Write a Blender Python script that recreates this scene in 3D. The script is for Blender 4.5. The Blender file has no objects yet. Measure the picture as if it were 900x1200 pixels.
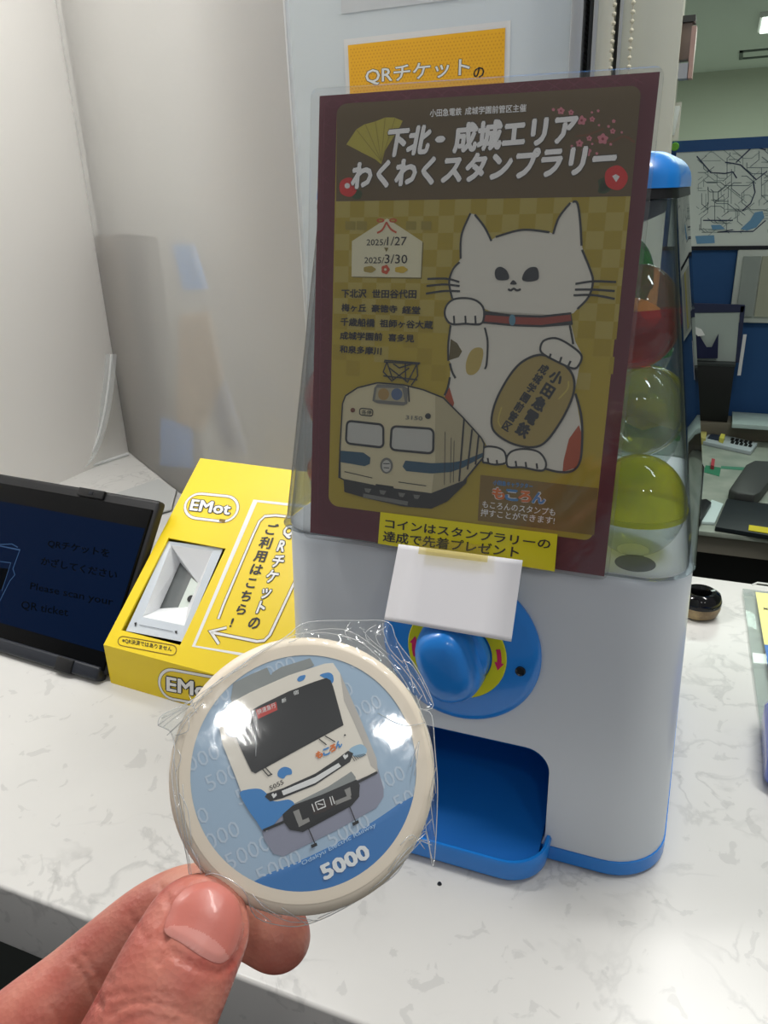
import bpy, bmesh, math, random
import numpy as np
from mathutils import Vector, Matrix
from mathutils.bvhtree import BVHTree
from mathutils.geometry import delaunay_2d_cdt

S = bpy.context.scene
COL = S.collection
# ------------------------------------------------------------------ camera
CT = 1.0                                   # counter top height
FPX = 920.0                                # focal length in pixels of the 900x1200 frame
_d = np.array([.0325, .927, .374]); _d /= np.linalg.norm(_d)
_x = np.array([.93, .12, -.36]); _x -= _d * (_x @ _d); _x /= np.linalg.norm(_x)
RW = np.array([_x, np.cross(-_d, _x), -_d])  # camera (right, down, forward) -> world
CAM = np.array([0, 0, CT + .473])
cd = bpy.data.cameras.new('camera'); cam = bpy.data.objects.new('camera', cd); COL.objects.link(cam)
M = Matrix.Identity(4)
for i in range(3):
    M[i][0] = RW[i][0]; M[i][1] = -RW[i][1]; M[i][2] = -RW[i][2]; M[i][3] = CAM[i]
cam.matrix_world = M
cd.sensor_fit = 'VERTICAL'; cd.sensor_height = 36; cd.lens = FPX / 1200 * 36
cd.clip_start = .01; cd.clip_end = 60
S.camera = cam
# ------------------------------------------------------------------ world, lights, exposure
W = bpy.data.worlds.new('world'); S.world = W; W.use_nodes = True
W.node_tree.nodes['Background'].inputs[0].default_value = (.97, .98, 1, 1)
W.node_tree.nodes['Background'].inputs[1].default_value = .27
S.view_settings.view_transform = 'Standard'; S.view_settings.look = 'None'
S.view_settings.exposure = 0.0; S.view_settings.gamma = 1; S.view_settings.use_curve_mapping = False
S.cycles.transparent_max_bounces = 32; S.cycles.max_bounces = 10
S.cycles.use_denoising = True
S.cycles.sample_clamp_indirect = 4


def area(name, loc, size, power, col=(1, 1, 1), tgt=None):
    l = bpy.data.lights.new(name, 'AREA'); l.shape = 'RECTANGLE'; l.size, l.size_y = size
    l.energy = power; l.color = col
    o = bpy.data.objects.new(name, l); COL.objects.link(o); o.location = loc
    t = Vector(tgt) if tgt else Vector((loc[0], loc[1], 0))
    o.rotation_euler = (t - Vector(loc)).to_track_quat('-Z', 'Y').to_euler()
    return o


area('lobby_lamp_over_counter', (.35, .95, 2.75), (1.2, .12), 26, (1, .99, .96), (.0, .55, 1))
area('lobby_lamp_left', (-.80, .50, 2.3), (.3, .12), 10.5, (1, .98, .95), (-.98, .82, 1.55))
area('added_glint_lamp_behind_viewer', (.43, -.84, 2.7), (.11, .11), 1.9, (1, .99, .96), (0, .2, 1.2))  # added lamp, placed where it mirrors as a highlight on the badge film
area('added_glint_lamp_right_of_viewer', (1.02, -.62, 2.7), (.11, .11), 1.9, (1, .99, .96), (0, .2, 1.2))  # second added lamp, for the other highlight on the badge
area('office_lamp_near', (.2, 2.9, 2.4), (1.2, .3), 17, (.86, 1, .90))
area('office_lamp_far', (.3, 7.2, 2.44), (1.2, .6), 50, (.86, 1, .88))


# ------------------------------------------------------------------ pixel -> place helpers
def ray(u, v):
    return RW @ np.array([(u - 450) / FPX, (v - 600) / FPX, 1.0])
def at_z(u, v, z=CT):
    r = ray(u, v); return CAM + r * ((z - CAM[2]) / r[2])
def at_y(u, v, y):
    r = ray(u, v); return CAM + r * (y / r[1])
def at_d(u, v, d):
    return CAM + ray(u, v) * d
def unit(v):
    v = np.array(v, float); return v / np.linalg.norm(v)


class Plane:
    """a flat surface standing in the scene; loc() gives the 2D place on it under a ray"""
    def __init__(s, O, ex, ey):
        s.O = np.array(O, float); s.ex = unit(ex); ey = np.array(ey, float)
        s.ey = unit(ey - s.ex * (ey @ s.ex)); s.n = np.cross(s.ex, s.ey)
        s.dome = None
    def loc(s, u, v, h=0.0):
        r = ray(u, v); q = s.O + s.n * h
        t = ((q - CAM) @ s.n) / (r @ s.n); p = CAM + r * t - s.O
        return (float(p @ s.ex), float(p @ s.ey))
    def at(s, x, y, h=0.0):
        if s.dome: h += s.dome(x, y)
        return s.O + s.ex * x + s.ey * y + s.n * h


# ------------------------------------------------------------------ materials
def lin(c):
    c = c / 255.0
    return c / 12.92 if c <= .04045 else ((c + .055) / 1.055) ** 2.4
def rgb(c):
    return (lin(c[0]), lin(c[1]), lin(c[2]), 1)
MATS = {}
def mat(name, col, rough=.5, metal=0, spec=.5, trans=0, ior=1.45, emit=None, es=1, sss=0, coat=0, noise=None, bump=None):
    if name in MATS: return MATS[name]
    m = bpy.data.materials.new(name); MATS[name] = m; m.use_nodes = True
    nt = m.node_tree; p = nt.nodes['Principled BSDF']
    p.inputs['Base Color'].default_value = rgb(col); p.inputs['Roughness'].default_value = rough
    p.inputs['Metallic'].default_value = metal; p.inputs['Specular IOR Level'].default_value = spec
    p.inputs['Transmission Weight'].default_value = trans; p.inputs['IOR'].default_value = ior
    p.inputs['Coat Weight'].default_value = coat
    if emit: p.inputs['Emission Color'].default_value = rgb(emit); p.inputs['Emission Strength'].default_value = es
    if sss:
        p.inputs['Subsurface Weight'].default_value = sss; p.inputs['Subsurface Radius'].default_value = (.004, .0016, .001)
        p.inputs['Subsurface Scale'].default_value = 1
    tc = None
    if noise or bump:
        tc = nt.nodes.new('ShaderNodeTexCoord')
    if noise:   # (scale, second colour, low, high)
        n = nt.nodes.new('ShaderNodeTexNoise'); n.inputs['Scale'].default_value = noise[0]; n.inputs['Detail'].default_value = 6
        r = nt.nodes.new('ShaderNodeMapRange'); r.inputs['From Min'].default_value = noise[2]; r.inputs['From Max'].default_value = noise[3]
        x = nt.nodes.new('ShaderNodeMix'); x.data_type = 'RGBA'
        x.inputs['A'].default_value = rgb(col); x.inputs['B'].default_value = rgb(noise[1])
        nt.links.new(tc.outputs['Object'], n.inputs['Vector']); nt.links.new(n.outputs['Fac'], r.inputs['Value'])
        nt.links.new(r.outputs['Result'], x.inputs['Factor']); nt.links.new(x.outputs['Result'], p.inputs['Base Color'])
    if bump:    # (scale, strength, distance)
        n = nt.nodes.new('ShaderNodeTexNoise'); n.inputs['Scale'].default_value = bump[0]; n.inputs['Detail'].default_value = 4
        b = nt.nodes.new('ShaderNodeBump'); b.inputs['Strength'].default_value = bump[1]; b.inputs['Distance'].default_value = bump[2]
        nt.links.new(tc.outputs['Object'], n.inputs['Vector']); nt.links.new(n.outputs['Fac'], b.inputs['Height'])
        nt.links.new(b.outputs['Normal'], p.inputs['Normal'])
    return m


def film(name, tint=(255, 255, 255), rough=.03, ior=1.45, body=0.0, bodycol=(255, 255, 255), bump=None, glossmul=1.0, edge=None):
    """thin clear plastic: tinted see-through + fresnel gloss + a little scattering"""
    if name in MATS: return MATS[name]
    m = bpy.data.materials.new(name); MATS[name] = m; m.use_nodes = True; nt = m.node_tree; nt.nodes.clear()
    out = nt.nodes.new('ShaderNodeOutputMaterial'); tr = nt.nodes.new('ShaderNodeBsdfTransparent'); gl = nt.nodes.new('ShaderNodeBsdfGlossy')
    tr.inputs[0].default_value = rgb(tint); gl.inputs['Roughness'].default_value = rough
    fr = nt.nodes.new('ShaderNodeLayerWeight'); fr.inputs['Blend'].default_value = .5
    f0 = ((ior - 1) / (ior + 1)) ** 2
    pw_ = nt.nodes.new('ShaderNodeMath'); pw_.operation = 'POWER'; pw_.inputs[1].default_value = 5
    mu = nt.nodes.new('ShaderNodeMath'); mu.operation = 'MULTIPLY_ADD'; mu.inputs[1].default_value = (1 - f0) * glossmul; mu.inputs[2].default_value = f0 * glossmul; mu.use_clamp = True
    nt.links.new(fr.outputs['Facing'], pw_.inputs[0]); nt.links.new(pw_.outputs[0], mu.inputs[0])
    mx = nt.nodes.new('ShaderNodeMixShader'); nt.links.new(mu.outputs[0], mx.inputs[0])
    base = tr
    if edge:
        lw = nt.nodes.new('ShaderNodeLayerWeight'); lw.inputs['Blend'].default_value = .5
        p3 = nt.nodes.new('ShaderNodeMath'); p3.operation = 'POWER'; p3.inputs[1].default_value = 2.1
        mc = nt.nodes.new('ShaderNodeMix'); mc.data_type = 'RGBA'; mc.inputs['A'].default_value = rgb(tint); mc.inputs['B'].default_value = rgb(edge)
        nt.links.new(lw.outputs['Facing'], p3.inputs[0]); nt.links.new(p3.outputs[0], mc.inputs['Factor']); nt.links.new(mc.outputs['Result'], tr.inputs[0])
    if body:
        df = nt.nodes.new('ShaderNodeBsdfDiffuse'); df.inputs[0].default_value = rgb(bodycol)
        tl = nt.nodes.new('ShaderNodeBsdfTranslucent'); tl.inputs[0].default_value = rgb(bodycol)
        a = nt.nodes.new('ShaderNodeMixShader'); a.inputs[0].default_value = .5
        nt.links.new(df.outputs[0], a.inputs[1]); nt.links.new(tl.outputs[0], a.inputs[2])
        b = nt.nodes.new('ShaderNodeMixShader'); b.inputs[0].default_value = body
        nt.links.new(tr.outputs[0], b.inputs[1]); nt.links.new(a.outputs[0], b.inputs[2]); base = b
    nt.links.new(base.outputs[0], mx.inputs[1]); nt.links.new(gl.outputs[0], mx.inputs[2]); nt.links.new(mx.outputs[0], out.inputs[0])
    if bump:
        tc = nt.nodes.new('ShaderNodeTexCoord'); n = nt.nodes.new('ShaderNodeTexNoise'); n.inputs['Scale'].default_value = bump[0]
        n.inputs['Detail'].default_value = 3; n.inputs['Distortion'].default_value = 1.2
        bp = nt.nodes.new('ShaderNodeBump'); bp.inputs['Strength'].default_value = bump[1]; bp.inputs['Distance'].default_value = bump[2]
        nt.links.new(tc.outputs['Object'], n.inputs['Vector']); nt.links.new(n.outputs['Fac'], bp.inputs['Height'])
        nt.links.new(bp.outputs['Normal'], gl.inputs['Normal']); nt.links.new(bp.outputs['Normal'], fr.inputs['Normal'])
    return m


# ------------------------------------------------------------------ object helpers
def thing(name, label, cat, loc=(0, 0, 0), group=None):
    o = bpy.data.objects.new(name, None); COL.objects.link(o); o.location = Vector([float(c) for c in loc])
    o.empty_display_size = .02
    o['label'] = label; o['category'] = cat
    if group: o['group'] = group
    return o
def tag(o, label=None, cat=None, group=None, kind=None):
    if label: o['label'] = label
    if cat: o['category'] = cat
    if group: o['group'] = group
    if kind: o['kind'] = kind
    return o
def origin_of(o):
    p = Vector((0, 0, 0))
    while o is not None: p = p + o.location; o = o.parent
    return p
def link(name, me, parent=None, mats=None, smooth=False, origin=None):
    """mesh given in world coordinates; origin moved to the parent's place or to the mesh's base"""
    o = bpy.data.objects.new(name, me); COL.objects.link(o)
    if parent is not None:
        o.parent = parent; off = origin_of(parent)
    else:
        n = len(me.vertices); co = np.empty(n * 3); me.vertices.foreach_get('co', co); co = co.reshape(-1, 3)
        c = (co.min(0) + co.max(0)) / 2; c[2] = co[:, 2].min(); off = Vector([float(v) for v in (c if origin is None else origin)]); o.location = off
    me.transform(Matrix.Translation(-off))
    if mats is not None:
        for m in (mats if isinstance(mats, (list, tuple)) else [mats]): me.materials.append(m)
    if smooth:
        me.polygons.foreach_set('use_smooth', [True] * len(me.polygons))
        if smooth != 'all':
            me.set_sharp_from_angle(angle=math.radians(40))
    me.update()
    return o
def mesh_of(verts, faces, name='mesh'):
    me = bpy.data.meshes.new(name); me.from_pydata([tuple(float(c) for c in v) for v in verts], [], faces); me.update(); return me
def bm_mesh(bm, name='mesh', recalc=True):
    if recalc: bmesh.ops.recalc_face_normals(bm, faces=bm.faces)
    me = bpy.data.meshes.new(name); bm.to_mesh(me); bm.free(); return me
def add_box(bm, lo, hi, bev=0, mtx=None, seg=2):
    r = bmesh.ops.create_cube(bm, size=1); vs = r['verts']
    for v in vs:
        v.co = Vector([lo[i] + (v.co[i] + .5) * (hi[i] - lo[i]) for i in range(3)])
    if bev:
        es = list({e for v in vs for e in v.link_edges})
        rr = bmesh.ops.bevel(bm, geom=es, offset=bev, segments=seg, affect='EDGES', profile=.5); vs = [v for v in bm.verts if v in set(rr['verts']) or v in set(vs) and v.is_valid]
    if mtx is not None: bmesh.ops.transform(bm, matrix=mtx, verts=vs)
def box(name, lo, hi, m, parent=None, bev=0, mtx=None, seg=2):
    bm = bmesh.new(); add_box(bm, lo, hi, bev, None, seg)
    if mtx is not None: bmesh.ops.transform(bm, matrix=mtx, verts=bm.verts)
    return link(name, bm_mesh(bm, name), parent, m, smooth=bool(bev))
def slab(name, pts, thick, m, parent=None, bev=0, direction=None):
    """polygon of 3D points extruded by thick against its normal (or along direction)"""
    bm = bmesh.new(); vs = [bm.verts.new([float(c) for c in p]) for p in pts]; f = bm.faces.new(vs); f.normal_update()
    n = Vector([float(c) for c in direction]) if direction is not None else f.normal.copy()
    r = bmesh.ops.extrude_face_region(bm, geom=[f]); ev = [g for g in r['geom'] if isinstance(g, bmesh.types.BMVert)]
    bmesh.ops.translate(bm, vec=n.normalized() * -thick, verts=ev)
    bmesh.ops.recalc_face_normals(bm, faces=bm.faces)
    if bev: bmesh.ops.bevel(bm, geom=list(bm.edges), offset=bev, segments=2, affect='EDGES', profile=.5)
    return link(name, bm_mesh(bm, name), parent, m, smooth=bool(bev))
def loft(rings, close=True, cap=True):
    n = len(rings[0]); V = [p for r in rings for p in r]; F = []
    for i in range(len(rings) - 1):
        for j in range(n if close else n - 1):
            k = (j + 1) % n; F.append((i * n + j, i * n + k, (i + 1) * n + k, (i + 1) * n + j))
    if cap: F.append(tuple(range(n - 1, -1, -1))); F.append(tuple(range((len(rings) - 1) * n, len(rings) * n)))
    return V, F
def rrect(xl, xr, yf, yb, r, z, seg=8):
    P = []
    for cx, cy, a0 in ((xr - r, yf + r, -90), (xr - r, yb - r, 0), (xl + r, yb - r, 90), (xl + r, yf + r, 180)):
        for i in range(seg + 1):
            a = math.radians(a0 + 90 * i / seg); P.append((cx + r * math.cos(a), cy + r * math.sin(a), z))
    return P
def rprism(name, levels, m, parent=None, seg=8, cap=True, smooth=True):
    V, F = loft([rrect(xl, xr, yf, yb, r, z, seg) for (z, xl, xr, yf, yb, r) in levels], cap=cap)
    bm = bmesh.new(); me = mesh_of(V, F); bm.from_mesh(me)
    return link(name, bm_mesh(bm, name), parent, m, smooth=smooth)
def lathe_mesh(profile, O, axis, n=48, cap=False):
    """profile = [(radius, height along axis)]"""
    axis = unit(axis); a = unit(np.cross(axis, (0, 0, 1) if abs(axis[2]) < .9 else (1, 0, 0))); b = np.cross(axis, a); O = np.array(O, float)
    rings = [[O + axis * h + (a * math.cos(t) + b * math.sin(t)) * max(r, 1e-5) for t in (2 * math.pi * k / n for k in range(n))] for r, h in profile]
    V, F = loft(rings, cap=cap); bm = bmesh.new(); bm.from_mesh(mesh_of(V, F)); bmesh.ops.remove_doubles(bm, verts=bm.verts, dist=3e-5)
    return bm_mesh(bm)
def lathe(name, profile, O, axis, m, parent=None, n=48, cap=False):
    return link(name, lathe_mesh(profile, O, axis, n, cap), parent, m, smooth=True)
def catmull(P, closed=False, k=6):
    P = [np.array(p, float) for p in P]; n = len(P); out = []
    rng = range(n) if closed else range(n - 1)
    for i in rng:
        p0 = P[(i - 1) % n] if closed or i > 0 else P[0]; p1 = P[i]; p2 = P[(i + 1) % n]; p3 = P[(i + 2) % n] if closed or i + 2 < n else P[-1]
        for j in range(k):
            t = j / k
            out.append(.5 * ((2 * p1) + (p2 - p0) * t + (2 * p0 - 5 * p1 + 4 * p2 - p3) * t * t + (3 * p1 - p0 - 3 * p2 + p3) * t ** 3))
    if not closed: out.append(P[-1])
    return out
def tube_mesh(P, r, n=8):
    P = [np.array(p, float) for p in P]; rr = r if isinstance(r, (list, tuple)) else [r] * len(P); rings = []
    up = None
    for i, p in enumerate(P):
        t = unit(P[min(i + 1, len(P) - 1)] - P[max(i - 1, 0)])
        if up is None: up = unit(np.cross(t, (0, 0, 1) if abs(t[2]) < .9 else (1, 0, 0)))
        up = unit(up - t * (up @ t)); b = np.cross(t, up)
        rings.append([p + (up * math.cos(a) + b * math.sin(a)) * rr[i] for a in (2 * math.pi * k / n for k in range(n))])
    V, F = loft(rings); return V, F
def tube(name, P, r, m, parent=None, n=8):
    V, F = tube_mesh(P, r, n); return link(name, mesh_of(V, F), parent, m, smooth=True)
def join_vf(parts):
    V = []; F = []
    for v, f in parts:
        o = len(V); V += [tuple(p) for p in v]; F += [tuple(i + o for i in q) for q in f]
    return V, F


# ------------------------------------------------------------------ flat print (drawings and lettering lying on a surface)
_tc = {}
def text_mesh(s, bold=0.0):
    k = (s, bold)
    if k not in _tc:
        stamp = bold if bold >= .015 else 0
        c = bpy.data.curves.new('t', 'FONT'); c.body = s; c.offset = 0 if stamp else bold * .6; c.resolution_u = 2
        o = bpy.data.objects.new('t', c); COL.objects.link(o); bpy.context.view_layer.update()
        me = bpy.data.meshes.new_from_object(o)
        v = np.array([x.co[:2] for x in me.vertices]); f = [tuple(p.vertices) for p in me.polygons]
        if stamp:
            v0 = v; f0 = f; n0 = len(v); v = [v0]; f = list(f0)
            for k_ in range(6):
                an = math.pi / 3 * k_; v.append(v0 + np.array([math.cos(an), math.sin(an)]) * stamp); f += [tuple(i + n0 * (k_ + 1) for i in q) for q in f0]
            v = np.concatenate(v); hs = np.repeat(np.arange(7) * 8e-6, n0)
        else: hs = np.zeros(len(v))
        bpy.data.objects.remove(o); bpy.data.curves.remove(c); bpy.data.meshes.remove(me); _tc[k] = (v, f, hs)
    return _tc[k]


class Art:
    LAYER = .00009; HS = 1.0
    def __init__(s, plane, T=None, h=0.0, sub=None):
        s.pl = plane; s.T = T or (0, 0, 1); s.V = []; s.F = []; s.MI = []; s.mats = []; s.h = h; s.sub = sub
    def px(s, p):
        return (s.T[0] + p[0] / s.T[2], s.T[1] + p[1] / s.T[2])
    def L(s, p):
        u, v = s.px(p); return s.pl.loc(u, v, s.h)
    def _mi(s, m):
        if m not in s.mats: s.mats.append(m)
        return s.mats.index(m)
    def add(s, v2, faces, m, layer, hs=None):
        o = len(s.V); hh = s.h + layer * s.LAYER if not s.pl.dome else layer * s.LAYER
        for k, (x, y) in enumerate(v2): s.V.append(s.pl.at(float(x), float(y), hh + (float(hs[k]) * s.HS if hs is not None else 0)))
        i = s._mi(m)
        for f in faces:
            a = 0.0
            for q in range(len(f)):
                p0 = v2[f[q]]; p1 = v2[f[(q + 1) % len(f)]]; a += p0[0] * p1[1] - p1[0] * p0[1]
            f = [o + q for q in f]
            if a < 0: f.reverse()
            s.F.append(f); s.MI.append(i)
    def poly(s, L, m, layer):
        """filled polygon in local 2D"""
        if s.sub:
            xs = [p[0] for p in L]; ys = [p[1] for p in L]; g = s.sub
            pts = [Vector((float(p[0]), float(p[1]))) for p in L]; n = len(pts)
            gx = np.arange(min(xs) + g / 2, max(xs), g); gy = np.arange(min(ys) + g / 2, max(ys), g)
            for a in gx:
                for b in gy: pts.append(Vector((a, b)))
            r = delaunay_2d_cdt(pts, [], [list(range(n))], 1, 1e-7)
            s.add([tuple(v) for v in r[0]], [list(f) for f in r[2]], m, layer)
        else:
            s.add(L, [list(range(len(L)))], m, layer)
    def fill(s, P, m, layer, smooth=False, local=False):
        if smooth: P = catmull(P, True, 6)
        s.poly([tuple(p) for p in P] if local else [s.L(p) for p in P], m, layer)
    def stroke(s, P, w, m, layer, closed=False, smooth=False, local=False):
        if smooth: P = catmull(P, closed, 6)
        Q = [np.array(p if local else s.L(p), float) for p in P]
        Q = [q for i, q in enumerate(Q) if i == 0 or np.linalg.norm(q - Q[i - 1]) > 1e-6]
        n = len(Q); v = []; f = []
        for i in range(n):
            a = Q[(i - 1) % n] if closed or i > 0 else Q[i]; b = Q[(i + 1) % n] if closed or i < n - 1 else Q[i]
            t = b - a; t = t / (np.linalg.norm(t) + 1e-12); nn = np.array([-t[1], t[0]])
            ww = w / 2
            if 0 < i < n - 1 or closed:
                t1 = unit(Q[i] - a) if np.linalg.norm(Q[i] - a) > 0 else t
                c = max(.5, abs(float(t1 @ t))); ww = ww / c
            v += [tuple(Q[i] + nn * ww), tuple(Q[i] - nn * ww)]
        for i in range(n if closed else n - 1):
            j = (i + 1) % n; f.append([2 * i, 2 * i + 1, 2 * j + 1, 2 * j])
        s.add(v, f, m, layer)
    def text(s, t, a, b, c, m, layer, bold=.012, em=False):
        """ink box of the text laid from a (bottom left) to b (bottom right), top left at c"""
        v0, _, _ = text_mesh(t, 0.0); v, f, hs = text_mesh(t, bold)
        A, B, C_ = (np.array(s.L(p)) for p in (a, b, c))
        if em: x0, x1, y0, y1 = 0, 1.0, -.12, .88
        else: x0, y0 = v0.min(0); x1, y1 = v0.max(0)
        X = (v[:, 0:1] - x0) / (x1 - x0); Y = (v[:, 1:2] - y0) / (y1 - y0)
        P = A + X * (B - A) + Y * (C_ - A)
        s.add([tuple(p) for p in P], [list(q) for q in f], m, layer, hs)
    def vtext(s, t, top, bot, w, m, layer, bold=.012, gap=0.0):
        """column of characters from top to bottom; w = vector across one character"""
        top = np.array(top, float); bot = np.array(bot, float); w = np.array(w, float); n = len(t); st = (bot - top) / n
        for i, ch in enumerate(t):
            if ch == ' ': continue
            p = top + st * i; a = p + st * (1 - gap) - w / 2; b = a + w; c = p - w / 2
            s.text(ch, a, b, c, m, layer, bold, em=True)
    def build(s, name, parent, label=None):
        me = mesh_of(s.V, s.F, name)
        me.polygons.foreach_set('material_index', s.MI)
        o = link(name, me, parent, s.mats)
        if label: o['label'] = label
        return o


def blob(cx, cy, rx, ry, n=20, ph=0, lob=0, k=5):
    return [(cx + rx * (1 + lob * math.cos(k * a + ph)) * math.cos(a), cy + ry * (1 + lob * math.cos(k * a + ph)) * math.sin(a)) for a in (2 * math.pi * i / n for i in range(n))]
def rrect2(x0, y0, x1, y1, r, n=6):
    P = []
    for cx, cy, a0 in ((x1 - r, y0 + r, -90), (x1 - r, y1 - r, 0), (x0 + r, y1 - r, 90), (x0 + r, y0 + r, 180)):
        for i in range(n + 1):
            a = math.radians(a0 + 90 * i / n); P.append((cx + r * math.cos(a), cy + r * math.sin(a)))
    return P
def quadmap(q, u, v):
    """bilinear place in a quad TL,TR,BR,BL"""
    a = np.array(q[0], float) * (1 - u) + np.array(q[1], float) * u; b = np.array(q[3], float) * (1 - u) + np.array(q[2], float) * u
    return tuple(a * (1 - v) + b * v)
def rquad(q, ru, rv, n=5):
    return [quadmap(q, *p) for p in [(1 - ru + ru * math.cos(a), rv + rv * math.sin(a)) for a in np.radians(np.linspace(-90, 0, n))]
            + [(1 - ru + ru * math.cos(a), 1 - rv + rv * math.sin(a)) for a in np.radians(np.linspace(0, 90, n))]
            + [(ru + ru * math.cos(a), 1 - rv + rv * math.sin(a)) for a in np.radians(np.linspace(90, 180, n))]
            + [(ru + ru * math.cos(a), rv + rv * math.sin(a)) for a in np.radians(np.linspace(180, 270, n))]]


# ================================================================== SETTING
def marble():
    m = bpy.data.materials.new('marble'); m.use_nodes = True; nt = m.node_tree; p = nt.nodes['Principled BSDF']
    p.inputs['Roughness'].default_value = .28; p.inputs['Specular IOR Level'].default_value = .35
    tc = nt.nodes.new('ShaderNodeTexCoord')
    def noise(sc, det, dist=0):
        n = nt.nodes.new('ShaderNodeTexNoise'); n.inputs['Scale'].default_value = sc; n.inputs['Detail'].default_value = det
        n.inputs['Distortion'].default_value = dist; nt.links.new(tc.outputs['Object'], n.inputs['Vector']); return n
    def ramp(src, pts):
        r = nt.nodes.new('ShaderNodeValToRGB'); nt.links.new(src.outputs['Fac'], r.inputs[0]); e = r.color_ramp.elements
        e[0].position, e[0].color = pts[0][0], (pts[0][1],) * 3 + (1,); e[1].position, e[1].color = pts[1][0], (pts[1][1],) * 3 + (1,)
        for a, b in pts[2:]: x = e.new(a); x.color = (b, b, b, 1)
        return r
    v1 = ramp(noise(22, 10, .5), [(.455, 1), (.5, .0), (.535, 1)])         # veins: dark where the noise crosses .5
    v2 = ramp(noise(7, 3), [(.5, 0), (.62, 1)])                           # only in patches
    v3 = ramp(noise(46, 8, .8), [(.62, 1), (.74, .35)])                   # flecks
    v4 = ramp(noise(5, 6), [(.3, .90), (.7, 1)])
    def mth(op, a, b):
        n = nt.nodes.new('ShaderNodeMath'); n.operation = op
        for i, x in enumerate((a, b)):
            if isinstance(x, (int, float)): n.inputs[i].default_value = x
            else: nt.links.new(x, n.inputs[i])
        return n.outputs[0]
    vein = mth('MULTIPLY', mth('SUBTRACT', 1, v1.outputs[0]), v2.outputs[0])
    dark = mth('SUBTRACT', 1, mth('MULTIPLY', vein, .24))
    allv = mth('MULTIPLY', mth('MULTIPLY', dark, mth('MAXIMUM', v3.outputs[0], .84)), v4.outputs[0])
    mx = nt.nodes.new('ShaderNodeMix'); mx.data_type = 'RGBA'; mx.inputs['A'].default_value = rgb((96, 98, 100)); mx.inputs['B'].default_value = rgb((208, 207, 203))
    nt.links.new(allv, mx.inputs['Factor']); nt.links.new(mx.outputs['Result'], p.inputs['Base Color'])
    return m


m_marble = marble()
m_white_wall = mat('white_wall', (238, 236, 232), .7, bump=(300, .08, .001))
m_grey_wall = mat('grey_wall_paint', (214, 222, 225), .6, bump=(500, .1, .0005))
m_cream = mat('cream_paint', (205, 206, 190), .55)
m_office_wall = mat('office_wall', (200, 205, 190), .8)
m_office_ceil = mat('office_ceiling', (215, 222, 216), .9, bump=(60, .2, .003))
m_alu = mat('brushed_aluminium', (205, 208, 208), .3, .85)
m_darkstrip = mat('dark_strip', (70, 70, 66), .5)
m_black = mat('black_plastic', (16, 17, 20), .4)
m_floor = mat('dark_floor', (46, 50, 46), .6, noise=(9, (30, 32, 30), .3, .7))

# L shaped counter with a rounded front edge
def counter():
    out = [(-1.7, .295), (.95, .295), (.95, .995), (-.13, .995), (-.13, 1.32), (-1.7, 1.32)]
    bm = bmesh.new(); vs = [bm.verts.new((x, y, CT)) for x, y in out]; f = bm.faces.new(vs)
    r = bmesh.ops.extrude_face_region(bm, geom=[f]); ev = [g for g in r['geom'] if isinstance(g, bmesh.types.BMVert)]
    bmesh.ops.translate(bm, vec=(0, 0, -.067), verts=ev); bmesh.ops.recalc_face_normals(bm, faces=bm.faces)
    es = [e for e in bm.edges if all(abs(v.co.y - .295) < 1e-4 for v in e.verts) and abs(e.verts[0].co.z - e.verts[1].co.z) < 1e-4]
    bmesh.ops.bevel(bm, geom=es, offset=.003, segments=3, affect='EDGES', profile=.5)
    return link('service_counter', bm_mesh(bm), None, m_marble, smooth=True)
tag(counter(), 'long white marbled counter with grey flecks under the capsule machine', 'counter')
tag(box('trim_1', (-1.7, .62, 0), (.95, .64, CT - .067), mat('counter_base', (60, 64, 60), .6)), kind='structure')
tag(box('floor', (-4, -2, -.02), (4, 1.0, 0), m_floor), kind='structure')
tag(box('floor_office', (-4, 1.0, -.02), (4, 9.42, 0), mat('office_floor', (176, 178, 170), .5)), kind='structure')
tag(box('wall_left', (-1.105, .02, CT), (-1.085, 1.26, 2.6), m_white_wall), kind='structure')
tag(box('wall_back', (-.62, 1.03, CT), (-.166, 1.05, 2.6), m_grey_wall), kind='structure')
tag(box('wall_rear', (-1.7, 1.30, CT), (-.60, 1.32, 2.6), mat('rear_wall', (205, 204, 200), .7)), kind='structure')
# window surround at the right end of the grey wall
def strip(name, u0, u1, y0, y1, m, par=None, z0=CT, z1=2.6):
    a = at_y(u0, 60, y0); b = at_y(u1, 60, y0)
    return box(name, (a[0], y0, z0), (b[0], y1, z1), m, par, bev=.0008)
tag(strip('trim_2', 667, 681, 1.012, 1.05, m_alu), kind='structure')
tag(strip('trim_3', 681, 693, 1.03, 1.05, m_darkstrip), kind='structure')
tag(strip('trim_4', 693, 698, 1.015, 1.05, m_alu), kind='structure')
tag(strip('trim_5', 698, 717, 1.02, 1.05, mat('ivory_trim', (224, 222, 204), .5)), kind='structure')
tag(strip('trim_6', 717, 723, 1.035, 1.05, m_darkstrip), kind='structure')
tag(strip('trim_7', 723, 727, 1.02, 1.05, m_alu), kind='structure')
tag(strip('wall_column', 727, 796, 1.022, 1.05, m_cream), kind='structure')
# office behind the opening
tag(box('wall_office_back', (-4, 9.4, 0), (4, 9.42, 2.5), m_office_wall), kind='structure')
tag(box('ceiling', (-4, 1.3, 2.5), (4, 9.42, 2.52), m_office_ceil), kind='structure')
tag(box('wall_office_right', (3.98, 1.06, 0), (4, 9.42, 2.5), m_office_wall), kind='structure')
tag(box('wall_office_left', (-4, 1.34, 0), (-3.98, 9.42, 2.5), m_office_wall), kind='structure')

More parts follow.
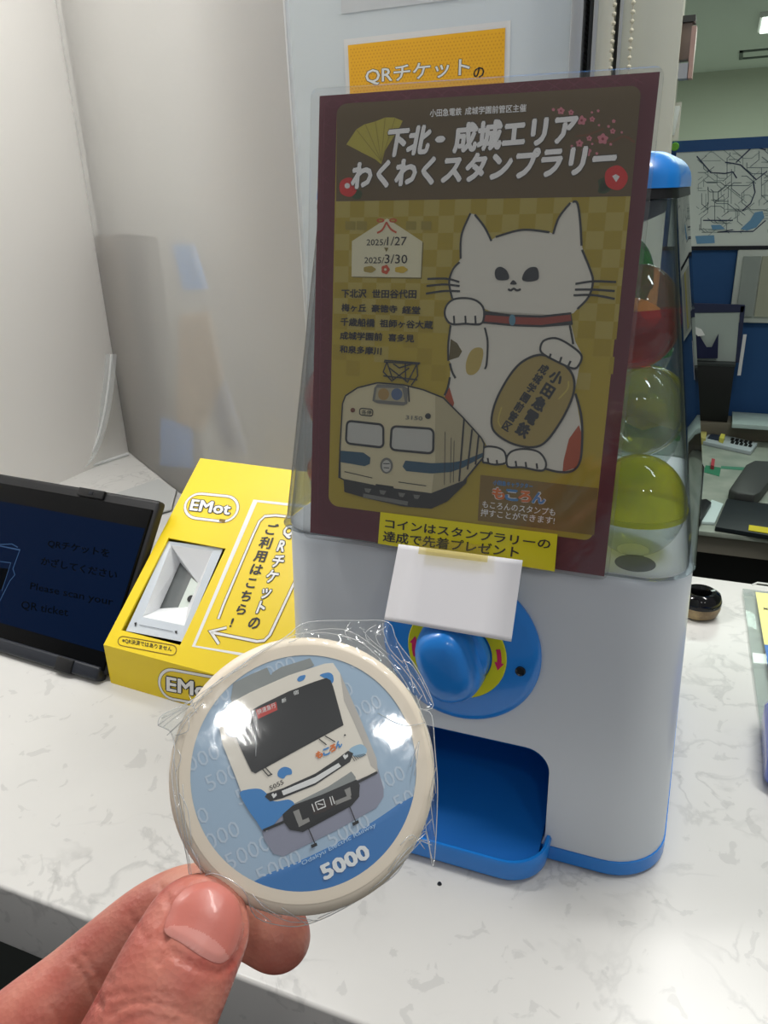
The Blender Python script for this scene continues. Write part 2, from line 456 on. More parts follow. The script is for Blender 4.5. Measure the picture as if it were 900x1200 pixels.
# bead chains of the blind
def bead_chain(px0, px1, y, label):
    bm = bmesh.new(); a = at_y(px0, 0, y); b = at_y(px1, 84, y)
    x = (a[0] + b[0]) / 2
    for i in range(120):
        z = 2.05 - i * .0086
        bmesh.ops.create_icosphere(bm, subdivisions=1, radius=.0027, matrix=Matrix.Translation((x, y, z)))
    bmesh.ops.create_cone(bm, segments=6, radius1=.0007, radius2=.0007, depth=1.05, matrix=Matrix.Translation((x, y, 1.525)))
    tag(link('bead_chain', bm_mesh(bm), None, mat('ivory_beads', (205, 200, 178), .4), smooth='all'), label, 'blind chain')
bead_chain(721, 715, 1.008, 'beaded blind cord against the dark strip, left of the two')
bead_chain(741, 738, 1.008, 'beaded blind cord hanging before the pale column, right of the two')

# ================================================================== FROSTED SCREEN (left)
m_frost = bpy.data.materials.new('frosted_acrylic'); m_frost.use_nodes = True
def _frost():
    nt = m_frost.node_tree; nt.nodes.clear(); out = nt.nodes.new('ShaderNodeOutputMaterial')
    df = nt.nodes.new('ShaderNodeBsdfDiffuse'); df.inputs[0].default_value = rgb((244, 242, 238))
    tl = nt.nodes.new('ShaderNodeBsdfTranslucent'); tl.inputs[0].default_value = rgb((244, 242, 238))
    a = nt.nodes.new('ShaderNodeMixShader'); a.inputs[0].default_value = .35
    rf = nt.nodes.new('ShaderNodeBsdfRefraction'); rf.inputs['Roughness'].default_value = .16; rf.inputs['IOR'].default_value = 1.1
    b = nt.nodes.new('ShaderNodeMixShader'); b.inputs[0].default_value = .66
    nt.links.new(df.outputs[0], a.inputs[1]); nt.links.new(tl.outputs[0], a.inputs[2])
    nt.links.new(a.outputs[0], b.inputs[1]); nt.links.new(rf.outputs[0], b.inputs[2]); nt.links.new(b.outputs[0], out.inputs[0])
_frost()
PA = np.array([-1.0835, 1.2252]); PB = np.array([-.404, .757])      # the screen stands from the far corner to beside the machine
pdir = unit(PB - PA); pn = np.array([-pdir[1], pdir[0]])           # pn points to the back
scr = thing('partition_screen', 'tall frosted white screen standing behind the yellow box and tablet', 'screen', (PA[0], PA[1], CT))
def upright(name, A, B, t, z0, z1, m, par, bev=.0005):
    A3 = [(A[0], A[1], z0), (B[0], B[1], z0), (B[0], B[1], z1), (A[0], A[1], z1)]
    return slab(name, A3, t, m, par, bev)
upright('panel', PA, PB, .003, CT + .002, 2.3, m_frost, scr)
upright('edge_strip', PB, PB + pdir * .004, .004, CT + .002, 2.3, film('clear_edge', (215, 220, 222), .1, 1.5, .45), scr)
# curved clear foot
ft = [at_z(148, 537), at_z(118, 546), at_z(86, 556)]
fo = thing('screen_foot', 'curved clear plastic foot standing at the fold of the frosted screen', 'stand', ft[0])
m_clear = film('clear_acrylic', (235, 240, 240), .04, 1.5, .28)
m_clear_edge = film('acrylic_edge', (225, 232, 232), .08, 1.5, .75)
base = np.array([-1.068, 1.205]); tip = at_z(86, 555)[:2]
top = np.array([base[0], base[1], CT + .20])
arc = [np.array([base[0] + (tip[0] - base[0]) * t, base[1] + (tip[1] - base[1]) * t, CT + .006 + .20 * (1 - t) ** 2.2]) for t in np.linspace(0, 1, 14)]
w = np.array([.010, .004, 0]); V = []; F = []
for p in arc: V += [p - w, p + w]
for i in range(13): F.append((2 * i, 2 * i + 1, 2 * i + 3, 2 * i + 2))
link('curved_sheet', mesh_of(V, F), fo, m_clear, smooth='all')
tube('front_edge', arc, .0022, m_clear_edge, fo); 
tube('base_edge', [np.array([base[0], base[1], CT + .004]), np.array([tip[0], tip[1], CT + .004])], .003, m_clear_edge, fo)

# things standing behind the screen, seen only as blurs
def behind(u, v, extra):
    r = ray(u, v); n3 = np.array([pn[0], pn[1], 0]); t = (np.array([PA[0], PA[1], 0]) + n3 * extra - CAM) @ n3 / (r @ n3)
    return CAM + r * t
def behind_box(name, quad, extra, thick, m, label, cat):
    P = [behind(u, v, extra) for u, v in quad]
    return tag(slab(name, P, thick, m, None, direction=(-pn[0], -pn[1], 0)), label, cat)
o_ = behind(175, 500, .04)
def stand_box(name, u0, u1, vtop, extra, thick, m, label, cat):
    a = behind(u0, 520, extra); b = behind(u1, 520, extra); zt = behind((u0 + u1) / 2, vtop, extra)[2]
    P = [(a[0], a[1], CT), (b[0], b[1], CT), (b[0], b[1], zt), (a[0], a[1], zt)]
    return tag(slab(name, P, thick, m, None, direction=(-pn[0], -pn[1], 0)), label, cat)
rack = thing('leaflet_rack', 'dark upright rack blurred behind the frosted screen', 'rack', behind(175, 520, .05))
def child_stand(name, u0, u1, vtop, extra, thick, m, zb=CT):
    a = behind(u0, 520, extra); b = behind(u1, 520, extra); zt = behind((u0 + u1) / 2, vtop, extra)[2]
    P = [(a[0], a[1], zb), (b[0], b[1], zb), (b[0], b[1], zt), (a[0], a[1], zt)]
    return slab(name, P, thick, m, rack, direction=(-pn[0], -pn[1], 0))
child_stand('side_board', 154, 182, 278, .016, .004, mat('rack_light', (96, 84, 72), .6))
child_stand('back_board', 180, 216, 276, .022, .004, mat('rack_dark', (22, 20, 20), .6))
child_stand('shelf_front', 172, 236, 478, .0145, .004, mat('rack_mid', (70, 62, 60), .6))
behind_box('blue_card', [(203, 286), (226, 286), (242, 338), (216, 340)], .006, .002, mat('pale_blue_card', (96, 150, 205), .6), 'light blue card hanging upright against the back of the frosted screen', 'card')
behind_box('beige_pouch', [(212, 368), (246, 364), (262, 440), (240, 505), (208, 500)], .006, .001, mat('beige', (158, 140, 112), .7), 'beige blurred pouch behind the frosted screen beside the dark rack', 'pouch')
behind_box('blue_leaflet', [(190, 488), (226, 500), (228, 548), (190, 545)], .006, .002, mat('leaf_blue', (70, 130, 195), .6), 'blue topped leaflet low behind the frosted screen', 'leaflet')
behind_box('grey_strap', [(246, 440), (262, 446), (286, 530), (262, 520)], .008, .003, mat('strapgrey', (110, 118, 135), .6), 'slanting grey blurred strap behind the frosted screen above the yellow box', 'strap')

# pamphlet lying under the screen
pam = thing('pamphlet', 'grey pamphlet with yellow lines lying between tablet and frosted screen', 'pamphlet', at_z(170, 585))
sl = [at_z(116, 588), at_z(186, 564), at_z(207, 577), at_z(201, 600), at_z(160, 612)]
for p in sl: p[2] = CT + .003
slab('sheet', sl, .002, mat('pamphlet_grey', (188, 190, 188), .4), pam)
pp = Plane((0, 0, CT + .0032), (1, 0, 0), (0, 1, 0))
ar = Art(pp); m_lime = mat('lime_print', (214, 220, 70), .5)
ar.stroke([(184, 567), (200, 578)], .006, m_lime, 1); ar.stroke([(160, 588), (192, 580)], .006, m_lime, 1)
ar.build('yellow_print', pam)

# ================================================================== POSTERS ON THE GREY WALL
m_paper = mat('white_paper', (232, 232, 230), .55)
wq = Plane((0, 1.0285, 0), (1, 0, 0), (0, 0, 1))
def onwall(u, v): return at_y(u, v, 1.0285)
qp = thing('wall_poster', 'yellow dotted ticket poster with white border on the grey wall', 'poster', onwall(500, 100))
TL, TR = onwall(402.5, 46), onwall(598.5, 24)
zt = (TL[2] + TR[2]) / 2
slab('paper', [(TL[0], 1.0288, zt - .297), (TR[0], 1.0288, zt - .297), (TR[0], 1.0288, zt), (TL[0], 1.0288, zt)], .0006, m_paper, qp, direction=(0, -1, 0))
a = Art(wq, h=0.0009); m_amber = mat('amber_print', (244, 182, 34), .5); m_amber2 = mat('amber_dot', (228, 160, 26), .5)
x0, x1 = TL[0] + .006, TR[0] - .006
a.fill([(x0, zt - .29), (x1, zt - .29), (x1, zt - .007), (x0, zt - .007)], m_amber, 0, local=True)
for i in range(46):
    for j in range(20):
        cx = x0 + .004 + i * .0044 + (j % 2) * .0022; cz = zt - .012 - j * .0036
        if cx < x1 - .002: a.fill([(cx + .0011 * math.cos(t), cz + .0011 * math.sin(t)) for t in np.linspace(0, 5.2, 6)], m_amber2, 1, local=True)
m_ink = mat('black_ink', (30, 30, 34), .5); m_wink = mat('white_ink', (236, 236, 234), .5)
T3 = (320, 0, 3); a.T = T3
a.text('QRチケット', (326, 300), (690, 268), (326, 240), m_ink, 2, .045); a.text('QRチケット', (326, 300), (690, 268), (326, 240), m_wink, 3, .015)
a.text('の', (705, 276), (742, 270), (705, 240), m_ink, 2, .02)
a.text('ご利用はこちら', (300, 420), (800, 375), (300, 340), m_ink, 2, .02)
a.build('print', qp)
lp = thing('pinned_notice', 'corner of a pale notice at the top of the grey wall', 'notice', onwall(440, 5))
A_, B_ = onwall(400, 13), onwall(484, 1)
slab('paper', [(A_[0], 1.0288, A_[2] - .003), (A_[0] + .21, 1.0288, A_[2] - .003), (A_[0] + .21, 1.0288, A_[2] + .29), (A_[0], 1.0288, A_[2] + .29)], .0006, mat('notice_paper', (206, 210, 212), .4), lp, direction=(0, -1, 0))

# ================================================================== TABLET
tb0 = at_z(124, 787, CT + .0135); te = unit([.1747, -.0120, 0]); tn = np.array([-te[1], te[0], 0]); tu = tn * math.cos(math.radians(53.5)) + np.array([0, 0, 1]) * math.sin(math.radians(53.5))
tabp = Plane(tb0, te, tu)
tab = thing('tablet', 'black tablet with a dim dark blue screen leaning left of the yellow box', 'tablet', tb0)
def tabq(name, x0, y0, x1, y1, h0, h1, m, bev=0):
    P = tabp.O; Mx = Matrix(((te[0], tabp.ey[0], tabp.n[0], P[0]), (te[1], tabp.ey[1], tabp.n[1], P[1]), (te[2], tabp.ey[2], tabp.n[2], P[2]), (0, 0, 0, 1)))
    return box(name, (x0, y0, h0), (x1, y1, h1), m, tab, bev=bev, mtx=Mx, seg=3)
m_case = mat('case_black', (22, 23, 26), .5)
m_slate = mat('case_slate', (34, 38, 46), .4)
tabq('case', -.33, -.004, .0, .192, -.016, -.002, m_case, .004)
tabq('bezel', -.325, .0, -.004, .180, -.003, .0005, mat('bezel_gloss', (6, 7, 9), .2, spec=.12), .0004)
tabq('hinge', -.33, -.012, -.006, .003, -.012, .004, m_slate, .003)
tabq('camera_module', -.118, .1815, -.078, .1915, -.003, .0015, m_black, .001)
tabq('lens', -.100, .1845, -.094, .1888, .001, .002, mat('lens_gloss', (10, 14, 24), .1), .0003)
tabq('latch', -.066, -.013, -.042, .002, -.004, .006, m_black, .001)
sa = Art(tabp, h=.0007)
m_screen = mat('tablet_screen', (0, 2, 6), .2, emit=(0, 26, 62), es=.5, spec=.06)
sc = [tabp.loc(0, 592), tabp.loc(178, 621), tabp.loc(118, 763), tabp.loc(0, 733)]
sx1 = (sc[1][0] + sc[2][0]) / 2; sy0, sy1 = sc[2][1], sc[1][1]
sa.fill([(-.312, sy0), (sx1, sy0), (sx1, sy1), (-.312, sy1)], m_screen, 0, local=True)
m_si = mat('screen_ink', (0, 3, 8), .3, spec=.04); m_sl = mat('screen_line', (2, 20, 44), .2, emit=(20, 84, 138), es=.4)
sa.T = (0, 550, 4.286)
sa.text('QRチケットを', (238, 392), (545, 445), (245, 352), m_si, 2, .02)
sa.text('かざしてください', (205, 478), (585, 552), (212, 438), m_si, 2, .02)
sa.text('Please scan your', (150, 612), (565, 695), (156, 568), m_si, 2, .012)
sa.text('QR ticket', (105, 705), (340, 745), (110, 660), m_si, 2, .012)
sa.stroke([(-60, 700), (0, 660), (50, 560), (75, 530), (65, 500), (100, 405), (0, 385), (-70, 385)], .0012, m_sl, 1)
sa.stroke([(-60, 372), (0, 378), (60, 375), (90, 392)], .0012, m_sl, 1)
sa.fill([(-70, 485), (45, 500), (10, 600), (-60, 640)], m_si, 1)
sa.stroke([(-60, 455), (55, 470), (10, 610)], .001, m_sl, 2)
sa.build('screen', tab, 'dim dark blue screen with black lettering')
# support wedge behind
tabq('kickstand', -.20, .10, -.09, .106, -.075, -.0145, m_case, .002)

# ================================================================== YELLOW BOX WITH SCANNER
be = unit([.998, -.057, 0]); bn = np.array([-be[1], be[0], 0])
b0 = np.array([-.552, .541, CT]); bh = .047; BW = .232; bL = .240; bal = math.radians(37.5)
bu = bn * math.cos(bal) + np.array([0, 0, 1]) * math.sin(bal)
btop = Plane(b0 + np.array([0, 0, bh]), be, bu)
bfr = Plane(b0, be, (0, 0, 1))
ybox = thing('ticket_reader_box', 'bright yellow sloping ticket reader box left of the capsule machine', 'box', b0)
m_yel = mat('yellow_board', (240, 210, 24), .38)
B = lambda x, y, z: b0 + be * x + bn * y + np.array([0, 0, z])
yd = bL * math.cos(bal); zt_ = bh + bL * math.sin(bal)
hole = [btop.loc(*p) for p in ((194.5, 631), (262.5, 641), (214.5, 755), (143.5, 740.5))]   # TL TR BR BL
hx0 = (hole[0][0] + hole[3][0]) / 2; hx1 = (hole[1][0] + hole[2][0]) / 2; hy0 = (hole[2][1] + hole[3][1]) / 2; hy1 = (hole[0][1] + hole[1][1]) / 2
V = [B(0, 0, 0), B(BW, 0, 0), B(BW, yd, 0), B(0, yd, 0), B(0, 0, bh), B(BW, 0, bh), B(BW, yd, zt_), B(0, yd, zt_)]
hv = [btop.at(hx0, hy0), btop.at(hx1, hy0), btop.at(hx1, hy1), btop.at(hx0, hy1)]
hi = [btop.at(hx0, hy0, -.0025), btop.at(hx1, hy0, -.0025), btop.at(hx1, hy1, -.0025), btop.at(hx0, hy1, -.0025)]
F = [(0, 1, 5, 4), (1, 2, 6, 5), (2, 3, 7, 6), (3, 0, 4, 7), (3, 2, 1, 0), (4, 5, 9, 8), (5, 6, 10, 9), (6, 7, 11, 10), (7, 4, 8, 11),
     (8, 9, 13, 12), (9, 10, 14, 13), (10, 11, 15, 14), (11, 8, 12, 15)]
link('carton', mesh_of(V + hv + hi, F), ybox, m_yel)
# scanner seated in the cut-out
m_scan = mat('scanner_grey', (196, 204, 212), .4); m_scw = mat('scanner_white', (236, 238, 240), .4); m_scd = mat('scanner_glass', (104, 108, 108), .15); m_scg = mat('scanner_pale', (205, 214, 206), .3)
TB = (130, 540, 4.09)
def bt(px, py, h):
    x, y = btop.loc(TB[0] + px / TB[2], TB[1] + py / TB[2], h); return btop.at(x, y, h)
scn = thing('qr_reader', 'grey and white scanner with angled recess seated in the yellow box window', 'scanner', btop.at(hx0, hy0, -.01))
oq = [(272, 385), (538, 420), (345, 868), (72, 815)]
iq = [(288, 405), (488, 432), (352, 790), (152, 748)]
fq = [(332, 488), (418, 588), (368, 700), (234, 708)]
V = [bt(*p, -.003) for p in oq] + [bt(*p, -.004) for p in iq] + [bt(*p, -.026) for p in fq] + [bt(*p, -.030) for p in oq]
F = [(0, 3, 7, 4), (3, 2, 6, 7), (2, 1, 5, 6), (1, 0, 4, 5)]
link('face_plate', mesh_of(V, F + [(0, 1, 13, 12), (1, 2, 14, 13), (2, 3, 15, 14), (3, 0, 12, 15)]), scn, m_scan)
link('recess', mesh_of(V, [(7, 11, 8, 4), (7, 6, 10, 11), (4, 8, 9, 5), (5, 9, 10, 6)]), scn, m_scw)
link('glass', mesh_of([bt(*p, -.0265) for p in fq], [(0, 3, 2, 1)]), scn, m_scd)
link('inner_tray', mesh_of([bt(*p, -.0255) for p in [(385, 560), (418, 588), (368, 700), (322, 704)]], [(0, 3, 2, 1)]), scn, m_scg)
sca = Art(btop, TB, h=-.0025)
sca.fill([(112, 776), (124, 774), (122, 788), (116, 794)], m_ink, 1); sca.fill([(306, 816), (318, 814), (316, 828), (308, 826)], m_ink, 1)
sca.stroke([(136, 786), (298, 818)], .0006, mat('grey_ink', (120, 126, 134), .5), 1)
sca.build('plate_marks', scn)
lathe('lens', [(.0, .0005), (.0035, .0005), (.004, 0)], bt(381, 660, -.0245), btop.n, m_black, scn, 20)
# print on the sloping face
a = Art(btop, TB, h=.0002); m_gold_ink = mat('gold_ink', (120, 92, 10), .5)
def pill(art, cx0, cx1, cy0, cy1, skew, rows):
    pass
q = [(372, 152), (622, 176), (592, 298), (342, 268)]
ring = rquad(q, .26, .5, 7)
a.stroke(ring, .0042, m_gold_ink, 1, closed=True); a.stroke(ring, .003, m_wink, 2, closed=True)
a.fill([(522, 278), (550, 282), (546, 298), (518, 292)], m_gold_ink, 3)
a.text('EMot', (378, 236), (566, 258), (392, 186), m_ink, 3, .085); a.text('EMot', (378, 236), (566, 258), (392, 186), m_wink, 4, .03)
a.stroke([(1000, 226), (692, 192), (396, 888), (760, 950)], .0034, m_wink, 1)
pth = [(515, 758), (540, 690), (612, 520), (684, 350), (712, 290), (738, 266), (790, 262), (1000, 284)]
a.stroke(pth, .0042, m_gold_ink, 2); a.stroke(pth, .0026, m_wink, 3)
pth = [(480, 822), (700, 866), (735, 862), (762, 835), (830, 690), (900, 540)]
a.stroke(pth, .0042, m_gold_ink, 2); a.stroke(pth, .0026, m_wink, 3)
pth = [(555, 800), (478, 818), (518, 878)]
a.stroke(pth, .0042, m_gold_ink, 2); a.stroke(pth, .0026, m_wink, 3)
a.vtext('ご利用はこちら!', (778, 300), (590, 812), (62, 8), m_ink, 3, .03, .1)
a.vtext('QRチケット', (872, 300), (703, 741), (60, 8), m_ink, 3, .10, .06); a.vtext('の', (703, 741), (672, 815), (60, 8), m_ink, 3, .03, .06); a.vtext('QRチケット', (872, 300), (703, 741), (60, 8), m_wink, 4, .035, .06)
q = [(40, 838), (318, 888), (308, 936), (30, 882)]
a.stroke(rquad(q, .08, .45, 5), .0009, m_gold_ink, 2, closed=True)
a.text('※QR決済ではありません', (54, 872), (292, 916), (56, 848), m_ink, 2, .015)
a.build('face_print', ybox)
a = Art(bfr, TB, h=.0002)
q = [(232, 990), (560, 1050), (560, 1190), (232, 1130)]
ring = rquad(q, .2, .5, 7)
a.stroke(ring, .0042, m_gold_ink, 1, closed=True); a.stroke(ring, .003, m_wink, 2, closed=True)
a.text('EMot', (270, 1100), (500, 1142), (270, 1036), m_ink, 3, .085); a.text('EMot', (270, 1100), (500, 1142), (270, 1036), m_wink, 4, .03)
a.build('front_print', ybox)

# ================================================================== CAPSULE MACHINE
m_mw = mat('machine_white', (202, 208, 214), .33, bump=(900, .03, .0004))
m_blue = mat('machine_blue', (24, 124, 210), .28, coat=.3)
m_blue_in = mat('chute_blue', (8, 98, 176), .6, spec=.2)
m_dome = film('dome_plastic', (246, 249, 250), .02, 1.5, .01, (235, 245, 250), edge=(64, 78, 92))
CX = -.144
mach = thing('capsule_machine', 'white and blue capsule toy machine with clear dome on the counter', 'toy machine', (CX, .60, CT))
yfr = lambda z: .462 + (z - CT) * .05
def body_level(z, inset=0):
    t = (z - CT) / .24; hw = .154 - .004 * t - inset
    return (z, CX - hw, CX + hw, yfr(z) + inset, .748 - inset, .042)
SEAM = 1.240
bodyo = rprism('body', [body_level(z) for z in (1.0145, 1.06, 1.12, 1.18, 1.232)] + [body_level(1.237, .0012), body_level(1.2395, .004)], m_mw, None, seg=10)
# cut the chute opening
HX0, HX1, HZ0, HZ1 = -.216, -.0735, 1.0068, 1.0965
V, F = loft([[(x, y, z) for x, z in rrect2(HX0, HZ0, HX1, HZ1, .018, 8)] for y in (.44, .555)])
cut = link('cutter', mesh_of(V, F), None, m_mw); 
bm = bmesh.new(); bm.from_mesh(cut.data); bmesh.ops.recalc_face_normals(bm, faces=bm.faces); bm.to_mesh(cut.data); bm.free()
md = bodyo.modifiers.new('b', 'BOOLEAN'); md.operation = 'DIFFERENCE'; md.object = cut; md.solver = 'EXACT'
bpy.context.view_layer.update(); dg = bpy.context.evaluated_depsgraph_get()
nm = bpy.data.meshes.new_from_object(bodyo.evaluated_get(dg)); nm.transform(Matrix.Translation(bodyo.location))
bpy.data.objects.remove(bodyo); bpy.data.objects.remove(cut)
for i in range(len(nm.materials) - 1, 0, -1): pass
nm.materials.clear()
link('body', nm, mach, m_mw, smooth=True)
rprism('base_trim', [(CT + .0002,) + body_level(CT, .003)[1:], (CT + .003,) + body_level(CT, -.0005)[1:], (1.0143,) + body_level(1.014, -.0008)[1:]], m_blue, mach, 10)
# chute lining
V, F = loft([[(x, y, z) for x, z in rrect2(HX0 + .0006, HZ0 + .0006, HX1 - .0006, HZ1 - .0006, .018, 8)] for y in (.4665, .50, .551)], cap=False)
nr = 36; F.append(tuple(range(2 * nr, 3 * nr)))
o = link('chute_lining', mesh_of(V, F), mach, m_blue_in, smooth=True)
# catch tray: basin wall and floor
def tray():
    out = rrect(-.2185, -.0685, .428, .52, .030, 0, 10)
    out = [p for p in out if p[1] <= .4745 or False]
    # order: front-right arc .. front-left arc; rebuild an open U from right-back to left-back
    U = []
    for i in range(9): 
        a_ = math.radians(0 - 90 * i / 8); U.append((-.0685 - .030 + .030 * math.cos(a_), .458 + .030 * math.sin(a_)))
    for i in range(9):
        a_ = math.radians(-90 - 90 * i / 8); U.append((-.2185 + .030 + .030 * math.cos(a_), .458 + .030 * math.sin(a_)))
    U = [(-.0685, .475)] + U + [(-.2185, .475)]
    cx, cy = CX, .475; V = []; F = []
    def off(p, d):  # shrink towards the inside
        v = np.array([cx - p[0], cy - p[1]]); l = np.linalg.norm(v); return (p[0] + v[0] / l * d, p[1] + v[1] / l * d)
    n = len(U); rows = []
    for (z, d) in ((1.0008, .007), (1.004, .002), (1.019, .0), (1.0215, .0012), (1.0215, .0035), (1.018, .0048), (1.0075, .008), (1.006, .014)):
        rows.append([(*off(p, d), z + (.0022 if z > 1.015 and p[1] > .455 else 0)) for p in U])
    for r in rows: V += r
    for i in range(len(rows) - 1):
        for j in range(n - 1): F.append((i * n + j, i * n + j + 1, (i + 1) * n + j + 1, (i + 1) * n + j))
    b = (len(rows) - 1) * n; F.append(tuple(range(b, b + n)))
    F.append(tuple(range(n - 1, -1, -1)))
    bm = bmesh.new(); bm.from_mesh(mesh_of(V, F)); return link('catch_tray', bm_mesh(bm), mach, m_blue, smooth=True)
tray()
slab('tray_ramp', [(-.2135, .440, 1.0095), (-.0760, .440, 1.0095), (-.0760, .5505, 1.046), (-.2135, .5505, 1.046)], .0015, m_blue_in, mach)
# dome
def dome_level(z, inset=0, ri=0):
    t = (z - SEAM) / .226; hw = .150 - .030 * t - inset; CX = -.144 - .0045 * t
    return (z, CX - hw, CX + hw, .4745 + .168 * (z - SEAM) + inset, .742 - .10 * (z - SEAM) - inset, .031 - ri)
zs = (1.2405, 1.245, 1.30, 1.36, 1.42, 1.4655)
V, F = loft([rrect(l[1], l[2], l[3], l[4], l[5], l[0], 10) for l in [dome_level(z, (-.0015 if z < 1.2415 else 0)) for z in zs]]
            + [rrect(l[1], l[2], l[3], l[4], l[5], l[0], 10) for l in [dome_level(z, .0028, .0025) for z in zs[::-1]]], cap=False)
n = 44; F += [(len(zs) * 2 * n - n + j, len(zs) * 2 * n - n + (j + 1) % n, (j + 1) % n, j) for j in range(n)]
link('dome', mesh_of(V, F), mach, m_dome, smooth=True)
rprism('gasket', [dome_level(1.4658, -.0012), dome_level(1.4715, -.0012)], m_black, mach, 10)
l0 = dome_level(1.4717, -.0018)
lv = []
for k in range(9):
    a_ = math.pi / 2 * k / 8; ins = .015 * (1 - math.cos(a_)); z = 1.475 + .0175 * math.sin(a_)
    lv.append((z, l0[1] + ins, l0[2] - ins, l0[3] + ins + (z - 1.4717) * .17, l0[4] - ins, max(.032 - ins * .5, .012)))
rprism('lid', [l0] + lv, m_blue, mach, 10)
# floor inside the dome
fl = dome_level(1.2405, .0035, .003); fz = 1.2395
rprism('dome_floor', [(1.2396,) + fl[1:], (1.2406,) + fl[1:]], mat('dome_floor_white', (236, 236, 238), .4), mach, 10)
lathe('floor_hole', [(0, .0002), (.013, .0002), (.0132, 0)], (-.030, .497, 1.2407), (0, 0, 1), mat('hole_grey', (110, 112, 116), .6), mach, 24)
box('hopper', (CX - .1, .55, 1.452), (CX + .1, .70, 1.4657), mat('hopper_dark', (52, 62, 84), .4), mach, bev=.004)
# dial
dc = np.array([-.1425, yfr(1.170) - .0003, 1.170]); dax = (0, -1, .05)
lathe('dial_plate', [(.0585, -.001), (.059, .002), (.0575, .0045), (.053, .0062), (.046, .0078), (.038, .0098), (.036, .0100), (.0, .0100)], dc, dax, m_blue, mach, 72)
dpl = Plane(dc + unit(dax) * .0101, (1, 0, 0), np.cross(unit(dax), (1, 0, 0)) )
if dpl.ey[2] < 0: dpl.ey = -dpl.ey
dpl.n = unit(dax)
m_dyel = mat('dial_yellow', (214, 212, 24), .4); m_mag = mat('magenta_ink', (206, 28, 96), .5)
V = []; F = []; nn = 72
for i in range(nn):
    t = 2 * math.pi * i / nn
    for r, h in ((.0365, .0), (.036, .0010), (.0265, .0010), (.026, 0)): V.append(dpl.at(r * math.cos(t), r * math.sin(t), h))
for i in range(nn):
    j = (i + 1) % nn
    for k in range(3): F.append((4 * i + k, 4 * j + k, 4 * j + k + 1, 4 * i + k + 1))
ringo = link('arrow_ring', mesh_of(V, F), mach, m_dyel, smooth=True)
for ang, sgn in ((2, -1), (182, -1)):
    a = Art(dpl, h=.0012); c0 = math.radians(ang)
    pts_o = [(.0332 * math.cos(c0 + sgn * t), .0332 * math.sin(c0 + sgn * t)) for t in np.linspace(-.25, .08, 5)]
    pts_i = [(.0300 * math.cos(c0 + sgn * t), .0300 * math.sin(c0 + sgn * t)) for t in np.linspace(.08, -.25, 5)]
    hd = [(.0350 * math.cos(c0 + sgn * .08), .0350 * math.sin(c0 + sgn * .08)), (.0316 * math.cos(c0 + sgn * .28), .0316 * math.sin(c0 + sgn * .28)), (.0282 * math.cos(c0 + sgn * .08), .0282 * math.sin(c0 + sgn * .08))]
    a.fill(pts_o + hd + pts_i, m_mag, 1, local=True); a.build('arrow_mark', mach, 'magenta arrow printed on the yellow ring')
# knob: round hub with a thick turning blade
hub = lathe('knob', [(.0250, 0), (.0255, .003), (.0245, .008), (.020, .0115), (.010, .013), (0, .013)], dc + unit(dax) * .0101, dax, m_blue, mach, 48)
def blade():
    V = []; n = 32; rings = []
    tl = math.radians(20); cax = np.array([math.sin(tl), math.cos(tl)])  # long axis leans: top to the left
    for k, (h, L, w_) in enumerate(((.001, .0300, .0215), (.010, .0295, .0215), (.019, .0285, .0205), (.025, .0265, .0190), (.029, .0235, .0165), (.0315, .018, .0120), (.0325, .010, .0060))):
        r = []
        for i in range(n):
            t = 2 * math.pi * i / n; c, s_ = math.cos(t), math.sin(t)
            x = w_ * math.copysign(abs(c) ** .8, c); y = L * math.copysign(abs(s_) ** .8, s_)
            x += .0022 * math.sin(2 * t) * 0
            X = x * math.cos(tl) + (-y) * math.sin(tl) * 1; Y = x * math.sin(tl) + y * math.cos(tl)
            r.append(dpl.at(X - .001, Y, h))
        rings.append(r)
    V, F = loft(rings); bm = bmesh.new(); bm.from_mesh(mesh_of(V, F)); return link('knob_blade', bm_mesh(bm), hub, m_blue, smooth='all')
blade()
sp = at_y(610, 786, dc[1] - .0078)
lathe('screw', [(0, .0005), (.0026, .0005), (.0034, .0012), (.0038, .0)], sp + np.array([0, -.0005, 0]), dax, mat('screw_steel', (60, 62, 66), .25, .9), mach, 20)

# ------------------------------------------------------------------ capsules in the dome
def cap_mats(c, body=.22):
    k = 'cap_%d_%d_%d' % c
    return film(k, c, .05, 1.5, body, c)
def capsule(pos, up, ctop, cbot, label, r=.0318, k=1.10, btop_=.25, bbot=.10):
    up = unit(up); t = thing('capsule', label, 'capsule', pos, 'toy capsules inside the clear dome')
    pos = np.array(pos)
    prof = [(r * math.cos(a_), r * k * math.sin(a_)) for a_ in np.linspace(0, math.pi / 2, 12)]
    lathe('upper_shell', [(r + .0006, -.004), (r + .0008, .0)] + prof, pos, up, film('capt_%d_%d_%d' % ctop, ctop, .05, 1.5, btop_, ctop), t, 36)
    prof = [(r * .985 * math.cos(a_), -r * k * math.sin(a_)) for a_ in np.linspace(0, math.pi / 2 * .78, 10)]
    prof += [(0.004, prof[-1][1] - .0005), (0, prof[-1][1] - .0005)]
    lathe('lower_shell', prof, pos, up, film('capb_%d_%d_%d' % cbot, cbot, .05, 1.5, bbot, cbot), t, 36)
    return t
def prize(t, pos, col, k):
    r_ = random.Random(k); bm = bmesh.new(); bmesh.ops.create_icosphere(bm, subdivisions=2, radius=.017)
    for v in bm.verts: v.co = Vector((v.co.x * 1.1, v.co.y * .9, v.co.z * .7)) * r_.uniform(.75, 1.15) + Vector([float(c) for c in pos])
    return link('prize', bm_mesh(bm), t, mat('prize_%d' % k, col, .5))
CLR = (232, 238, 236); YEL = (226, 222, 40); RED = (222, 60, 52); GRN = (70, 190, 90); ORG = (232, 130, 60)
